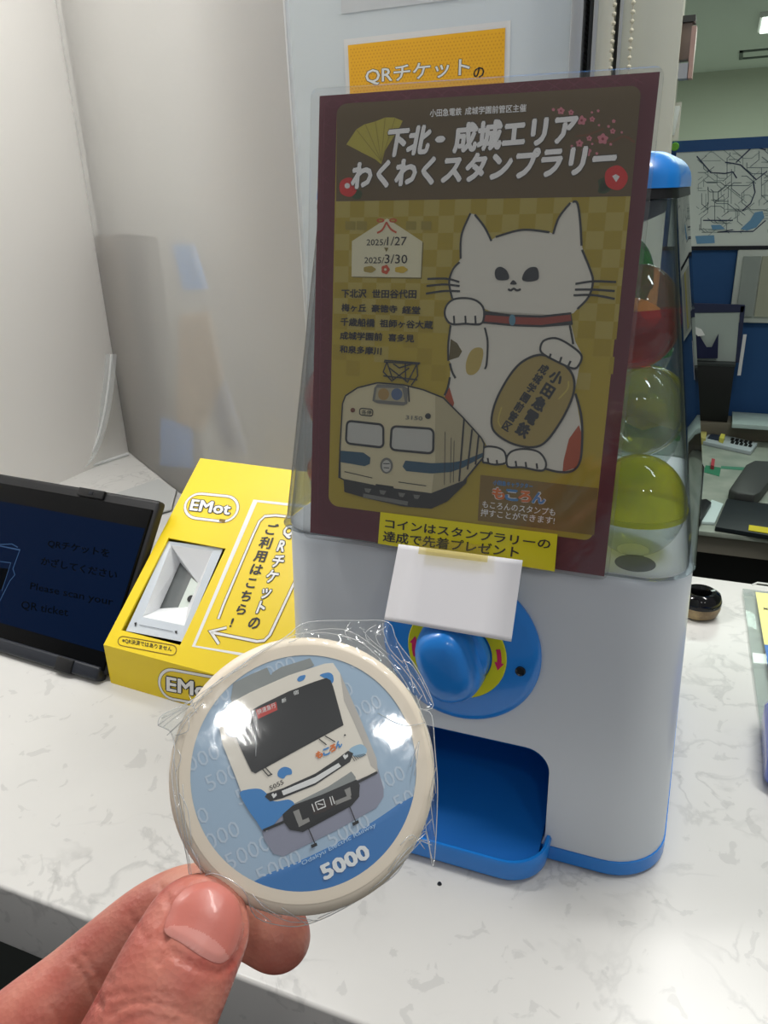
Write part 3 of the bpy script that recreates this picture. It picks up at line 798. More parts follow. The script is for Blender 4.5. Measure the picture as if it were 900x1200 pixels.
capsule((-.0335, .5185, 1.2735), (0, 0, 1), YEL, CLR, 'yellow-topped capsule on the dome floor beside the poster edge', btop_=.32)
capsule((-.0435, .5520, 1.3300), (-.25, -.95, .30), CLR, CLR, 'clear capsule with its round end facing out, above the yellow-topped one', bbot=.06, btop_=.06)
_p = capsule((-.0415, .6220, 1.3120), (.3, .2, .9), YEL, YEL, 'yellow capsule half hidden behind the clear round-ended one', btop_=.2); prize(_p, (-.0415, .622, 1.310), (206, 200, 150), 2)
_p = capsule((-.0500, .5600, 1.3920), (.1, -.1, -1), RED, (240, 200, 160), 'red-bottomed capsule with a clear top, at cat whisker height', btop_=.3); prize(_p, (-.052, .562, 1.392), (206, 186, 84), 1)
capsule((-.0760, .6300, 1.4100), (.1, .2, 1), GRN, GRN, 'bright green capsule highest in the dome beside the poster', btop_=.35, bbot=.3)
capsule((-.0600, .6880, 1.3480), (0, 0, 1), GRN, CLR, 'dull green capsule at the back of the dome behind the red-bottomed one', btop_=.2)
capsule((-.0470, .6830, 1.2765), (0, .3, 1), GRN, CLR, 'green capsule low at the back of the dome behind the yellow-topped one', btop_=.25)
capsule((-.2512, .5240, 1.3330), (.2, 0, 1), RED, RED, 'red capsule showing left of the poster edge', r=.0288, btop_=.35, bbot=.3)
capsule((-.2480, .5200, 1.2740), (.3, 0, 1), ORG, CLR, 'orange capsule at the lower left of the dome by the poster edge', btop_=.25)
capsule((-.0990, .6480, 1.3450), (1, 0, .3), RED, CLR, 'red capsule deep in the dome behind the yellow ones', btop_=.3)

capsule((-.1120, .6250, 1.2765), (0, 0, 1), CLR, CLR, 'clear capsule on the dome floor deep behind the poster, below the hidden red one', btop_=.1)

# ================================================================== POSTER ON THE DOME
pO = np.array([-.2552, .5196, 1.5335])
pst = Plane(pO, (1, 0, -.004), (.0, .1692, .9786))     # ex right, ey up
pst.n = np.cross(pst.ex, pst.ey)
poster = thing('rally_poster', 'maroon bordered stamp rally poster with white cat, laminated, on the machine', 'poster', pst.at(.1, -.29))
m_maroon = mat('maroon_print', (92, 16, 36), .45); m_maroon2 = mat('maroon_line', (116, 40, 62), .45)
cor = [pst.loc(*p) for p in ((374.5, 112.5), (773.5, 84), (708, 675.5), (363.5, 624))]
X0 = (cor[0][0] + cor[3][0]) / 2; X1 = (cor[1][0] + cor[2][0]) / 2
sheet = [pst.at(x, y, 0) for x, y in (cor[3], cor[2], cor[1], cor[0])]
slab('paper', sheet, .0003, m_maroon, poster)
a = Art(pst, h=.0001)
Cb = [np.array(c) for c in cor]
def pl(u, v): return tuple((Cb[0] * (1 - u) + Cb[1] * u) * (1 - v) + (Cb[3] * (1 - u) + Cb[2] * u) * v)
# star lattice in the border
cw_ = .0115
for ix in range(19):
    for iy in range(27):
        cx = .004 + ix * cw_; cy = -.004 - iy * cw_
        if .009 < cx < .203 and -.285 < cy < -.014: continue
        if cx > .208 or cy < -.294: continue
        for t in range(6):
            th = math.radians(60 * t + 30); e = (cx + .0055 * math.cos(th), cy + .0055 * math.sin(th))
            if 0 < e[0] < .2095 and -.2955 < e[1] < 0: a.stroke([(cx, cy), e], .00035, m_maroon2, 1, local=True)
# inner field
m_gold = mat('gold_print', (180, 160, 40), .5); m_ck1 = mat('check_dark', (170, 150, 30), .5); m_ck2 = mat('check_light', (182, 166, 78), .5)
m_olive = mat('olive_header', (98, 80, 44), .5); m_panel = mat('brown_panel', (132, 108, 48), .5)
q = [(395, 122), (752, 100), (695, 634), (385, 592)]
inner = rquad(q, .035, .024, 6)
a.fill(inner, m_gold, 1)
ul = a.L((394, 236)); ur = a.L((739.5, 230)); lu = a.L((386, 560))
c_ = .01035; nx = int((ur[0] - ul[0]) / c_)
for i in range(nx + 1):
    for j in range(11):
        x = ul[0] + i * c_; y = ul[1] - j * c_; xe = min(x + c_, ur[0] - .0002 - j * .0000)
        if xe <= x: continue
        if j > 7 and (i * 7 + j * 5) % 3: continue
        a.fill([(x, y), (xe, y), (xe, y - c_), (x, y - c_)], m_ck1 if (i + j) % 2 else m_ck2, 2, local=True)
a.build('background_print', poster)
a = Art(pst, h=.0001)
hdr = [quadmap(q, u, v) for u, v in ()]
hp = [p for p in inner]
top = [(394, 236), (739.5, 230)] + [p for p in rquad([(395, 122), (752, 100), (739.5, 230), (394, 236)], .035, .10, 6)[:6]]
cr = rquad([(395, 122), (752, 100), (739.5, 230), (394, 236)], .035, .10, 6)
a.fill([(394, 236), (739.5, 230)] + cr[5::-1][::1][0:6] + cr[-1:-7:-1][::1], m_olive, 3)
m_fan = mat('fan_gold', (190, 178, 66), .5); m_fan2 = mat('fan_fold', (150, 140, 46), .5)
TH = (370, 90, 4.286)
a.T = TH
fan = [(155, 340), (205, 265), (245, 240), (300, 225), (350, 205), (395, 205), (438, 222), (425, 250), (350, 370), (330, 440), (300, 415), (240, 385)]
a.fill(fan, m_fan, 4)
for e in ((205, 265), (250, 238), (300, 222), (350, 206), (400, 208)): a.stroke([e, (330, 425)], .0004, m_fan2, 5)
m_pink = mat('plum_pink', (214, 130, 140), .5); m_pinkd = mat('plum_core', (150, 60, 70), .5); m_branch = mat('branch', (120, 74, 40), .5)
a.T = (570, 90, 4.286)
a.stroke([(745, 330), (690, 300), (620, 330), (540, 320)], .0012, m_branch, 4, smooth=True); a.stroke([(590, 260), (520, 290), (450, 300)], .0010, m_branch, 4)
for cx, cy, r in ((375, 172, 17), (426, 180, 13), (380, 218, 15), (479, 220, 22), (532, 214, 13), (585, 313, 25), (635, 274, 13), (517, 310, 13), (468, 335, 17), (503, 376, 23), (430, 350, 7), (541, 418, 8), (555, 386, 7), (562, 172, 7), (530, 180, 6), (566, 244, 6), (640, 224, 9), (614, 250, 7), (680, 280, 6), (625, 340, 7), (532, 338, 6), (337, 166, 8)):
    a.fill(blob(cx, cy, r, r, 30, 1.2, .16), m_pink, 5)
    if r > 12: a.fill(blob(cx, cy, r * .3, r * .3, 8), m_pinkd, 6)
m_red = mat('camellia_red', (214, 44, 40), .5); m_leaf = mat('camellia_leaf', (52, 74, 34), .5)
a.fill([(560, 520), (600, 500), (620, 560), (570, 585)], m_leaf, 4); a.fill([(560, 575), (590, 520), (640, 545), (600, 585)], m_leaf, 4, True)
a.fill(blob(652, 508, 58, 62, 30, .3, .02), m_red, 5); a.fill([(632, 500), (650, 490), (670, 502), (652, 530)], m_wink, 6)
a.T = TH
a.fill([(170, 560), (230, 575), (225, 610), (190, 610)], m_leaf, 4, True); a.fill(blob(165, 555, 46, 48, 30, .3, .02), m_red, 5); a.fill(blob(160, 548, 14, 14, 10), m_wink, 6)
a.build('header_print', poster)
# title
a = Art(pst, (360, 80, 2.143), h=.0001); m_tit = mat('title_white', (252, 252, 250), .5); m_tsh = mat('title_shadow', (60, 50, 30), .5)
def tt(s, A, B_, C_):
    a.text(s, A, B_, C_, m_tsh, 7, .085); a.text(s, A, B_, C_, m_tit, 8, .052)
tt('下北', (196, 222), (302, 214), (208, 154)); tt('・', (326, 186), (344, 184), (326, 174)); tt('成城エリア', (368, 212), (672, 188), (374, 142))
tt('わくわくスタンプラリー', (112, 303), (768, 262), (118, 238))
a.text('小田急電鉄', (309, 123), (388, 119), (310, 104), m_tit, 8, .02); a.text('成城学園前管区主催', (397, 118), (550, 110), (398, 99), m_tit, 8, .02)
a.build('title_lettering', poster)
# plaque with dates
a = Art(pst, (380, 240, 5.625), h=.0001)
m_ema = mat('plaque_print', (226, 222, 188), .5); m_tie = mat('tie_red', (200, 78, 36), .5); m_dim = mat('plaque_shade', (120, 108, 40), .5)
a.fill([(190, 246), (420, 96), (656, 250), (644, 490), (190, 480)], m_dim, 3); a.fill([(184, 240), (415, 90), (648, 243), (637, 480), (181, 473)], m_ema, 4)
a.fill(blob(372, 104, 26, 14, 14), m_tie, 5); a.fill(blob(372, 104, 14, 6, 12), m_gold, 6); a.fill(blob(455, 104, 26, 14, 14), m_tie, 5); a.fill(blob(455, 104, 14, 6, 12), m_gold, 6)
a.stroke([(350, 186), (385, 165), (412, 115)], .0012, m_tie, 6, smooth=True); a.stroke([(478, 184), (440, 160), (412, 115)], .0012, m_tie, 6, smooth=True)
a.text('2025/', (280, 268), (408, 268), (282, 228), m_ink, 6, .01); a.text('1/27', (414, 268), (542, 268), (418, 212), m_ink, 6, .01)
a.text('2025/', (266, 386), (396, 386), (268, 346), m_ink, 6, .01); a.text('3/30', (400, 386), (548, 388), (402, 328), m_ink, 6, .01)
a.fill([(396, 282), (426, 284), (411, 312)], m_dim, 6)
a.fill(blob(405, 427, 27, 30, 20, 0, .1), m_tie, 6); a.fill(blob(405, 427, 9, 9, 8), m_ema, 7)
m_gg = mat('plaque_gold', (170, 150, 60), .5); m_gg2 = mat('plaque_gold_bright', (208, 176, 36), .5)
a.fill(blob(300, 426, 40, 22, 20, 0, .08), m_gg, 6); a.fill(blob(508, 428, 42, 22, 20, 0, .08), m_gg2, 6)
for s, A, B_, C_ in (('下北沢', (116, 612), (278, 612), (118, 558)), ('世田谷代田', (318, 614), (606, 616), (320, 560)), ('梅ヶ丘', (116, 702), (276, 706), (118, 652)), ('豪徳寺', (314, 706), (480, 712), (316, 658)),
                  ('経堂', (516, 716), (632, 720), (518, 668)), ('千歳船橋', (110, 796), (332, 806), (112, 744)), ('祖師ヶ谷大蔵', (368, 806), (716, 818), (370, 756)), ('成城学園前', (106, 886), (382, 896), (108, 836)),
                  ('喜多見', (424, 898), (592, 906), (426, 850)), ('和泉多摩川', (104, 974), (376, 990), (106, 926))):
    a.text(s, A, B_, C_, m_ink, 6, .035)
m_fade = mat('faded_print', (150, 136, 46), .5)
for x in (140, 215, 540, 640): a.fill([(x, 108), (x + 68, 110), (x + 66, 166), (x, 164)], m_fade, 4)
a.build('date_plaque_print', poster)
# cat
a = Art(pst, (490, 220, 3.6), h=.0001)
m_cat = mat('cat_white', (226, 224, 210), .5); m_line = mat('line_ink', (40, 46, 50), .5); m_collar = mat('collar_red', (150, 62, 46), .5); m_patch = mat('patch_tan', (190, 170, 90), .5); m_patchd = mat('patch_dark', (96, 86, 40), .5); m_patchr = mat('patch_brown', (176, 76, 34), .5)
LW = .0013
head = [(180, 300), (186, 200), (220, 108), (242, 114), (310, 220), (330, 208), (440, 178), (555, 188), (572, 195), (600, 120), (645, 62), (668, 58), (685, 130), (692, 250), (722, 330), (738, 395), (720, 460), (655, 530), (520, 548), (330, 530), (200, 480), (146, 465), (132, 400), (150, 340)]
body = [(140, 560), (132, 640), (128, 720), (150, 800), (120, 900), (90, 1000), (80, 1100), (200, 1160), (330, 1180), (480, 1190), (590, 1195), (660, 1190), (700, 1120), (705, 1020), (690, 850), (664, 740), (640, 560), (500, 520), (280, 530)]
Tc = a.T
def cc(pts, T):   # bring points of another crop into this one
    return [((T[0] + x / T[2] - Tc[0]) * Tc[2], (T[1] + y / T[2] - Tc[1]) * Tc[2]) for x, y in pts]
TK = (510, 400, 4.286)
body = [(140, 560), (128, 660), (130, 725)] + cc([(78, 110), (75, 180), (45, 275), (100, 340), (150, 395), (240, 490), (300, 600), (390, 632), (440, 620), (560, 640), (640, 656), (700, 640), (735, 580), (738, 460), (715, 330), (700, 262)], TK) + [(690, 700), (664, 650), (645, 575), (640, 540), (280, 520)]
a.fill(body, m_cat, 3)
a.fill(head, m_cat, 3)
# patches
a.fill([(138, 638), (165, 655), (186, 690), (172, 715), (130, 728)], m_patchd, 4)
a.fill(cc([(155, 110), (175, 55), (205, 32), (238, 38), (240, 80), (222, 140), (190, 168), (160, 160)], TK), m_patch, 4, True)
a.fill(cc([(722, 420), (738, 470), (735, 580), (705, 635), (640, 656), (645, 600), (672, 490)], TK), m_patchr, 4)
a.fill(cc([(72, 230), (96, 310), (90, 330), (48, 278)], TK), m_patchr, 4)
# outlines
for s in ([(180, 300), (184, 200), (222, 108)], [(240, 114), (280, 165), (310, 225)], [(328, 208), (440, 178), (555, 188)], [(570, 196), (595, 125), (643, 64)], [(652, 60), (672, 66), (684, 140), (690, 245)],
          [(692, 262), (724, 340), (738, 395), (720, 460), (672, 512)], [(176, 314), (148, 345), (132, 400), (145, 468)], [(40, 385), (120, 384), (175, 398)], [(36, 415), (110, 408), (176, 415)], [(34, 447), (110, 436), (178, 437)],
          [(664, 406), (740, 395), (836, 398)], [(662, 430), (740, 430), (830, 436)], [(656, 454), (740, 453), (830, 469)], [(380, 428), (392, 433), (404, 426), (418, 433), (434, 428)],
          [(282, 590), (294, 650), (290, 740), (282, 765)], [(640, 580), (648, 620), (655, 660)], [(138, 580), (128, 660), (128, 730)]):
    a.stroke(s, LW, m_line, 6, smooth=True)
for s in ([(75, 110), (85, 150), (103, 185)], [(75, 180), (65, 230), (48, 272)], [(705, 262), (735, 380), (738, 520), (725, 610), (685, 652), (620, 655), (555, 640)]):
    a.stroke(cc(s, TK), LW * 1.1, m_line, 6, smooth=True)
# eyes, nose
a.fill([(324, 365), (330, 342), (350, 334), (375, 350), (385, 380), (370, 390), (335, 388)], m_line, 7, True)
a.fill([(440, 388), (450, 355), (475, 336), (502, 338), (510, 365), (505, 388), (470, 396)], m_line, 7, True)
a.fill([(390, 402), (402, 390), (416, 402), (414, 408), (392, 408)], m_line, 7, True)
# collar
col = [(284, 528), (400, 540), (520, 544), (645, 530), (650, 570), (520, 584), (400, 580), (276, 568)]
a.fill(col, m_collar, 5); a.stroke(col, LW, m_line, 6, closed=True)
a.fill(blob(398, 558, 14, 24, 14), mat('bell_blue', (90, 140, 160), .4), 7)
# raised paw
paw = [(115, 540), (120, 500), (150, 472), (200, 466), (245, 476), (275, 505), (278, 550), (262, 575), (200, 574), (140, 574)]
a.fill(paw, m_cat, 7); a.stroke(paw, LW, m_line, 8, closed=True, smooth=True)
for x in (152, 200, 242): a.stroke([(x, 540), (x + 2, 574)], LW, m_line, 8)
# gold coin held in the other paw
m_coin = mat('coin_gold', (168, 150, 84), .5); m_coin2 = mat('coin_rim', (196, 178, 90), .5)
coin = cc([(450, 95), (540, 68), (640, 110), (695, 180), (690, 280), (620, 420), (530, 522), (410, 520), (310, 465), (284, 400), (310, 290), (380, 165)], TK)
a.fill(coin, m_coin, 7, True); a.stroke(coin, LW * 1.1, m_line, 9, closed=True, smooth=True)
a.stroke(cc([(335, 330), (318, 400), (345, 445)], TK), .001, m_coin2, 8, smooth=True); a.stroke(cc([(620, 290), (665, 240), (670, 200)], TK), .001, m_coin2, 8, smooth=True)
Tsav = a.T; a.T = TK
a.vtext('小田急電鉄', (628, 150), (420, 480), (56, 36), m_line, 9, .05, .08); a.vtext('成城学園前管区', (560, 118), (345, 450), (38, 24), m_line, 9, .04, .08)
paw2 = [(540, 60), (530, 30), (550, -5), (610, -15), (680, 20), (735, 70), (722, 120), (690, 135), (600, 95)]
a.fill(paw2, m_cat, 10); a.stroke(paw2, LW, m_line, 11, closed=True, smooth=True)
for p in ([(582, 62), (575, 85)], [(636, 78), (627, 105)], [(682, 98), (670, 122)]): a.stroke(p, LW, m_line, 11)
for pw, tk in (([(245, 535), (300, 530), (345, 550), (358, 590), (350, 612), (300, 618), (262, 610), (240, 600)], ((265, 585), (310, 595))), ([(362, 620), (362, 580), (390, 550), (450, 540), (520, 555), (555, 600), (552, 640), (520, 648), (440, 632), (380, 632)], ((405, 600), (455, 605), (510, 612)))):
    a.fill(pw, m_cat, 7); a.stroke(pw, LW, m_line, 8, closed=True, smooth=True)
    for p in tk: a.stroke([p, (p[0] + 4, p[1] + 28)], LW, m_line, 8)
a.T = Tsav
a.build('cat_drawing', poster)
# train drawing
a = Art(pst, (380, 410, 4.286), h=.0001)
m_tr = mat('train_cream', (214, 206, 168), .5); m_trs = mat('train_side', (186, 178, 142), .5); m_navy = mat('train_blue', (36, 82, 106), .5); m_skirt = mat('train_black', (38, 42, 42), .5); m_glass = mat('train_window', (196, 198, 190), .5); m_tg = mat('train_grey', (120, 122, 116), .5)
bodyt = [(95, 270), (110, 230), (170, 190), (270, 165), (400, 175), (500, 200), (600, 240), (700, 340), (790, 440), (805, 470), (800, 540), (700, 660), (540, 722), (300, 690), (100, 650), (80, 640), (82, 500)]
a.fill(bodyt, m_tr, 10); a.fill([(560, 230), (600, 240), (700, 340), (790, 440), (805, 470), (800, 540), (700, 660), (540, 722), (560, 560)], m_trs, 11)
a.fill([(100, 650), (300, 690), (540, 722), (700, 660), (720, 640), (715, 668), (620, 760), (540, 796), (400, 785), (220, 745), (104, 712)], m_skirt, 12)
a.fill([(84, 505), (200, 515), (235, 540), (232, 572), (205, 583), (82, 562)], m_navy, 12)
a.fill([(410, 555), (540, 568), (640, 565), (700, 555), (800, 515), (800, 535), (700, 590), (640, 612), (540, 620), (415, 608), (396, 585)], m_navy, 12)
a.stroke(bodyt, .001, m_line, 13, closed=True)
for q in ([(118, 355), (300, 375), (300, 490), (112, 468)], [(342, 382), (552, 396), (550, 520), (335, 500)]):
    r_ = rquad(q, .12, .2, 5); a.fill(r_, m_glass, 13); a.stroke(r_, .0016, m_line, 14, closed=True)
a.fill([(245, 255), (255, 190), (270, 172), (400, 178), (425, 195), (420, 270), (400, 280), (270, 268)], m_tg, 14)
a.fill([(258, 250), (268, 190), (395, 192), (408, 262)], mat('head_lamp_housing', (176, 170, 140), .5), 15)
a.fill(blob(302, 222, 28, 30, 16), mat('lamp_amber', (170, 140, 80), .5), 16); a.fill(blob(368, 222, 28, 30, 16), mat('lamp_blue', (84, 106, 140), .5), 16)
a.stroke([(425, 185), (430, 260)], .001, m_line, 15)
a.fill(blob(147, 302, 12, 12, 10), mat('dot_brown', (110, 60, 40), .5), 14); a.fill(blob(524, 332, 15, 15, 10), m_line, 14)
a.stroke(rquad([(182, 292), (248, 298), (246, 332), (180, 326)], .2, .3), .0007, m_line, 14, closed=True); a.text('各停', (190, 322), (240, 326), (192, 300), m_line, 14, .01)
a.text('3150', (412, 348), (495, 354), (414, 328), m_tg, 14, .02)
for x0_, y0_, x1_, y1_ in ((105, 610, 245, 642), (375, 662, 515, 682)): a.stroke([(x0_, y0_), (x1_, y1_)], .0006, m_line, 14)
a.fill(blob(316, 580, 32, 40, 18), m_tg, 14); a.fill(blob(316, 582, 22, 30, 16), m_glass, 15)
a.stroke([(300, 570), (332, 570)], .0006, m_line, 16); a.stroke([(302, 590), (330, 592)], .0006, m_line, 16)
for x in (610, 640, 655): a.stroke([(x, 400 + (x - 600)), (x - 4, 680 - (x - 600) * .3)], .0004, m_line, 14)
for s in ([(705, 345), (680, 660)], [(745, 398), (722, 600)], [(778, 430), (762, 575)]): a.stroke(s, .0012, m_line, 14)
a.fill([(200, 720), (425, 760), (420, 780), (198, 740)], m_tg, 14); a.fill([(262, 672), (350, 684), (355, 720), (258, 706)], m_skirt, 13)
for x in (205, 280, 375, 450): a.fill([(x, 692 + (x - 200) * .13), (x + 36, 696 + (x - 200) * .13), (x + 24, 716 + (x - 200) * .13), (x + 6, 712 + (x - 200) * .13)], m_tg, 15)
for s in ([(303, 60), (480, 72)], [(305, 52), (485, 66)], [(318, 60), (350, 155)], [(318, 60), (300, 110), (345, 158)], [(468, 72), (420, 165)], [(468, 72), (472, 130), (440, 178)], [(350, 70), (380, 90), (440, 72)], [(330, 90), (420, 160)], [(430, 90), (350, 150)], [(410, 68), (412, 160)], [(300, 130), (470, 150)]):
    a.stroke(s, .0009, m_line, 14)
a.build('train_drawing', poster)
# lower right notice
a = Art(pst, (540, 540, 5), h=.0001)
a.fill([(116, 82), (805, 160), (782, 436), (100, 350)], m_panel, 3)
m_lb = mat('logo_blue', (70, 140, 200), .5); m_lo = mat('logo_orange', (226, 120, 50), .5)
a.text('もころん', (186, 218), (492, 252), (192, 156), m_wink, 5, .09)
for ch, x, m in (('も', 186, m_lo), ('こ', 262, m_lb), ('ろ', 340, m_lo), ('ん', 420, m_lb)):
    a.text(ch, (x, 218 + (x - 186) * .11), (x + 70, 226 + (x - 186) * .11), (x + 4, 158 + (x - 186) * .11), m, 6, .05)
a.text('小田急キャラクター', (190, 140), (420, 164), (193, 112), m_lb, 5, .03)
a.text('もころんのスタンプも', (126, 272), (552, 322), (130, 232), m_tit, 5, .012); a.text('押すことができます!', (116, 322), (548, 372), (120, 280), m_tit, 5, .012)
a.build('notice_print', poster)
# laminate pouch around the sheet
m_lam = film('laminate', (250, 250, 250), .05, 1.48, .025, (220, 225, 228), bump=(26, .15, .002))
lc = [pst.loc(*p) for p in ((367.5, 106), (779.5, 79.5), (713, 678), (358, 628))]
L0 = [np.array(c) for c in lc]
def lamq(u, v): return tuple((L0[0] * (1 - u) + L0[1] * u) * (1 - v) + (L0[3] * (1 - u) + L0[2] * u) * v)
rp = rrect2(0, 0, 1, 1, .02, 4)
slab('laminate_pouch', [pst.at(*lamq(u, v), .0018) for u, v in rp], .0022, m_lam, poster)

# yellow strip label
ps2 = Plane(pst.O + pst.n * .0021, pst.ex, pst.ey); ps2.n = pst.n
st = thing('strip_label', 'yellow strip of black lettering along the foot of the poster', 'label', ps2.at(*ps2.loc(540, 650)))
m_strip = mat('strip_yellow', (234, 222, 10), .5)
slab('strip_paper', [ps2.at(*ps2.loc(*p), .0003) for p in ((443, 637), (650, 669.5), (653.5, 626), (446, 600))], .00025, m_strip, st)
a = Art(ps2, (430, 590, 3.75), h=.0004)
a.text('コインはスタンプラリーの', (80, 106), (804, 200), (82, 66), m_ink, 1, .02); a.text('達成で先着プレゼント', (70, 166), (664, 240), (74, 120), m_ink, 1, .02)
a.build('lettering', st)
# white card and its tape
cdp = [None, None, at_y(599, 752, .4372), at_y(450, 726.5, .4372)]
card = thing('blank_card', 'blank white card taped over the top of the blue dial', 'card', (cdp[2] + cdp[3]) / 2)
V = []; F = []; nu, nv = 4, 16
for j in range(nv + 1):
    t = j / nv; yy = .4622 - .0250 * t
    for i in range(nu + 1):
        u, v = quadmap([(467, 637.5), (612.5, 656.5), (599, 752), (450, 726.5)], i / nu, t); V.append(at_y(u, v, yy))
for j in range(nv):
    for i in range(nu): b = j * (nu + 1) + i; F.append((b, b + nu + 1, b + nu + 2, b + 1))
co = link('paper', mesh_of(V, F), card, mat('card_white', (250, 249, 252), .5), smooth='all')
sm = co.modifiers.new('s', 'SOLIDIFY'); sm.thickness = .0004
tape = thing('clear_tape', 'yellowed clear tape holding the white card to the yellow strip', 'tape', at_y(520, 640, .4585))
slab('strip', [at_y(490, 649, .4570), at_y(571, 659, .4570), at_y(573, 640, .4628), at_y(493, 629, .4628)], .0002, film('tape', (250, 245, 218), .15, 1.45, .02, (240, 236, 210)), tape)

# ================================================================== OFFICE BEYOND THE OPENING
m_pblue = mat('partition_blue', (34, 78, 128), .75); m_blue_fr = mat('frame_blue', (38, 84, 140), .5)
PY = 2.75
pw = thing('office_partition', 'blue fabric office partition with pale top rail behind the desk', 'partition', (.35, PY, 0))
tz = at_y(840, 163, PY)[2]
box('fabric_panel', (-.55, PY, .04), (1.3, PY + .04, tz), m_pblue, pw, bev=.004)
box('base_rail', (-.55, PY - .004, 0), (1.3, PY + .044, .04), m_darkstrip, pw)
mp = thing('route_map', 'large pale rail network map with blue patches pinned to the blue partition', 'map', at_y(850, 289, PY - .01))
mz0 = at_y(850, 288, PY)[2]; mz1 = at_y(850, 176, PY)[2]; mx0 = at_y(786, 250, PY)[0]
box('sheet', (mx0, PY - .008, mz0), (mx0 + .85, PY - .002, mz1), mat('map_paper', (222, 230, 222), .5), mp)
box('top_rail', (mx0 - .02, PY - .012, mz1), (mx0 + .87, PY - .001, tz), m_blue_fr, mp)
box('bottom_rail', (mx0 - .02, PY - .012, mz0 - .012), (mx0 + .87, PY - .001, mz0), mat('rail_dark', (14, 20, 30), .5), mp)
mpl = Plane((0, PY - .009, 0), (1, 0, 0), (0, 0, 1)); a = Art(mpl, (780, 130, 5.458), h=.0002)
m_mline = mat('map_line', (92, 112, 118), .5); m_mlined = mat('map_line_dark', (54, 66, 92), .5); m_sea = mat('map_sea', (112, 160, 196), .5); m_ml2 = mat('map_line_faint', (150, 166, 164), .5)
rnd = random.Random(5)
for k in range(120):
    x = rnd.uniform(190, 900); y = rnd.uniform(215, 790); P = [(x, y)]; d = rnd.choice([0, 45, 90, 135, 180, -45])
    for s in range(rnd.randint(2, 5)):
        d += rnd.choice([-45, 0, 45]); l = rnd.uniform(20, 90); x += l * math.cos(math.radians(d)); y += l * math.sin(math.radians(d)) * .8
        if x < 190 or x > 2300 or y < 215 or y > 820: break
        P.append((x, y))
    if len(P) > 1: a.stroke(P, .0015, rnd.choice([m_mline, m_ml2, m_ml2, m_mline]), 1)
for s in ([(200, 290), (290, 395), (380, 400), (430, 390), (455, 430)], [(380, 328), (430, 335), (480, 345), (580, 440), (650, 385)], [(560, 450), (572, 520), (545, 590), (490, 640)], [(240, 700), (430, 700)], [(430, 760), (330, 775), (560, 770), (640, 700)], [(640, 250), (560, 225), (450, 330)]):
    a.stroke(s, .0032, m_mlined, 2)
for f in ([(290, 730), (350, 728), (380, 755), (300, 760)], [(480, 755), (540, 700), (570, 650), (620, 640), (632, 680), (580, 745), (520, 765)], [(190, 800), (310, 795), (315, 845), (200, 850)]): a.fill(f, m_sea, 3)
for k in range(60):
    x = rnd.uniform(900, 2200); y = rnd.uniform(230, 700); P = [(x, y), (x + rnd.uniform(-80, 80), y), (x + rnd.uniform(-80, 150), y + rnd.uniform(-60, 60))]; a.stroke(P, .0022, m_mline, 1)
a.build('route_lines', mp)['kind'] = 'stuff'
gm = thing('green_magnet', 'small green magnet at the top left corner of the rail map', 'magnet', at_y(791, 172, PY - .012))
lathe('disc', [(0, .006), (.011, .006), (.012, 0)], at_y(791, 172, PY - .0125), (0, -1, 0), mat('magnet_green', (120, 190, 60), .4), gm, 18)
# desk
DZ = .72
desk = thing('office_desk', 'grey office desk with cluttered top beyond the opening', 'desk', (.2, 2.2, 0))
m_desk = mat('desk_top', (164, 170, 158), .35, noise=(14, (140, 150, 138), .35, .65)); m_dedge = mat('desk_edge', (122, 118, 106), .5)
box('desk_top', (-.75, 1.835, DZ - .012), (1.2, PY - .03, DZ), m_desk, desk, bev=.002)
box('apron', (-.75, 1.85, DZ - .06), (1.2, 1.865, DZ - .0125), m_dedge, desk)
box('front_panel', (-.75, 1.95, .05), (1.2, 1.97, DZ - .06), mat('modesty_black', (14, 14, 15), .6), desk)
for x in (-.7, 1.15):
    for y in (1.9, 2.65): box('leg', (x - .02, y - .02, 0), (x + .02, y + .02, DZ - .0125), m_darkstrip, desk)
def dp(u, v, h=0): return at_z(u, v, DZ + h)
def flat(name, quad, thick, m, label, cat, bev=0, parent=None, z=0.0):
    P = [dp(u, v, z + thick) for u, v in quad]
    o = slab(name, P, thick, m, parent, bev, direction=(0, 0, 1))
    if label: tag(o, label, cat)
    return o
# calculator
calc = thing('calculator', 'silver calculator with dark keys on the office desk', 'calculator', dp(855, 515))
flat('shell', [(824, 517), (880, 529), (888, 519), (832, 505)], .012, mat('calc_silver', (176, 186, 190), .35), None, None, .002, calc)
flat('display', [(829, 513), (843, 516), (848, 511), (834, 508)], .002, mat('calc_display', (28, 44, 66), .3), None, None, 0, calc, .0125)
for i in range(5):
    for j in range(2):
        u = 856 + i * 5.2; v = 517.5 + i * 1.05 - j * 3.6; flat('key', [(u, v + 1), (u + 3.6, v + 1.8), (u + 5, v - .6), (u + 1.4, v - 1.4)], .002, m_black, None, None, 0, calc, .0125)
flat('green_card', [(824, 553), (843, 558), (845, 548), (827, 545)], .001, mat('card_green', (44, 120, 88), .5), 'dark green card lying on the desk below the calculator', 'card')
flat('green_ruler', [(845, 549), (900, 553), (900, 549), (845, 546)], .001, mat('ruler_green', (70, 130, 105), .5), 'thin green strip running right across the desk', 'ruler')
flat('memo_pad', [(809, 577), (821, 580), (824, 564), (810, 562)], .006, mat('memo', (222, 228, 224), .5), 'small white memo pad on the desk beside the dome edge', 'notepad')
flat('glasses_case', [(854, 573), (862, 577), (884, 580), (892, 576), (906, 558), (906, 540), (884, 539), (874, 544)], .03, mat('case_grey', (60, 62, 60), .55), 'dark grey rounded spectacle case on the office desk', 'case', .006)
fld = thing('black_folder', 'black folder with a yellow tab at the desk front', 'folder', dp(880, 610))
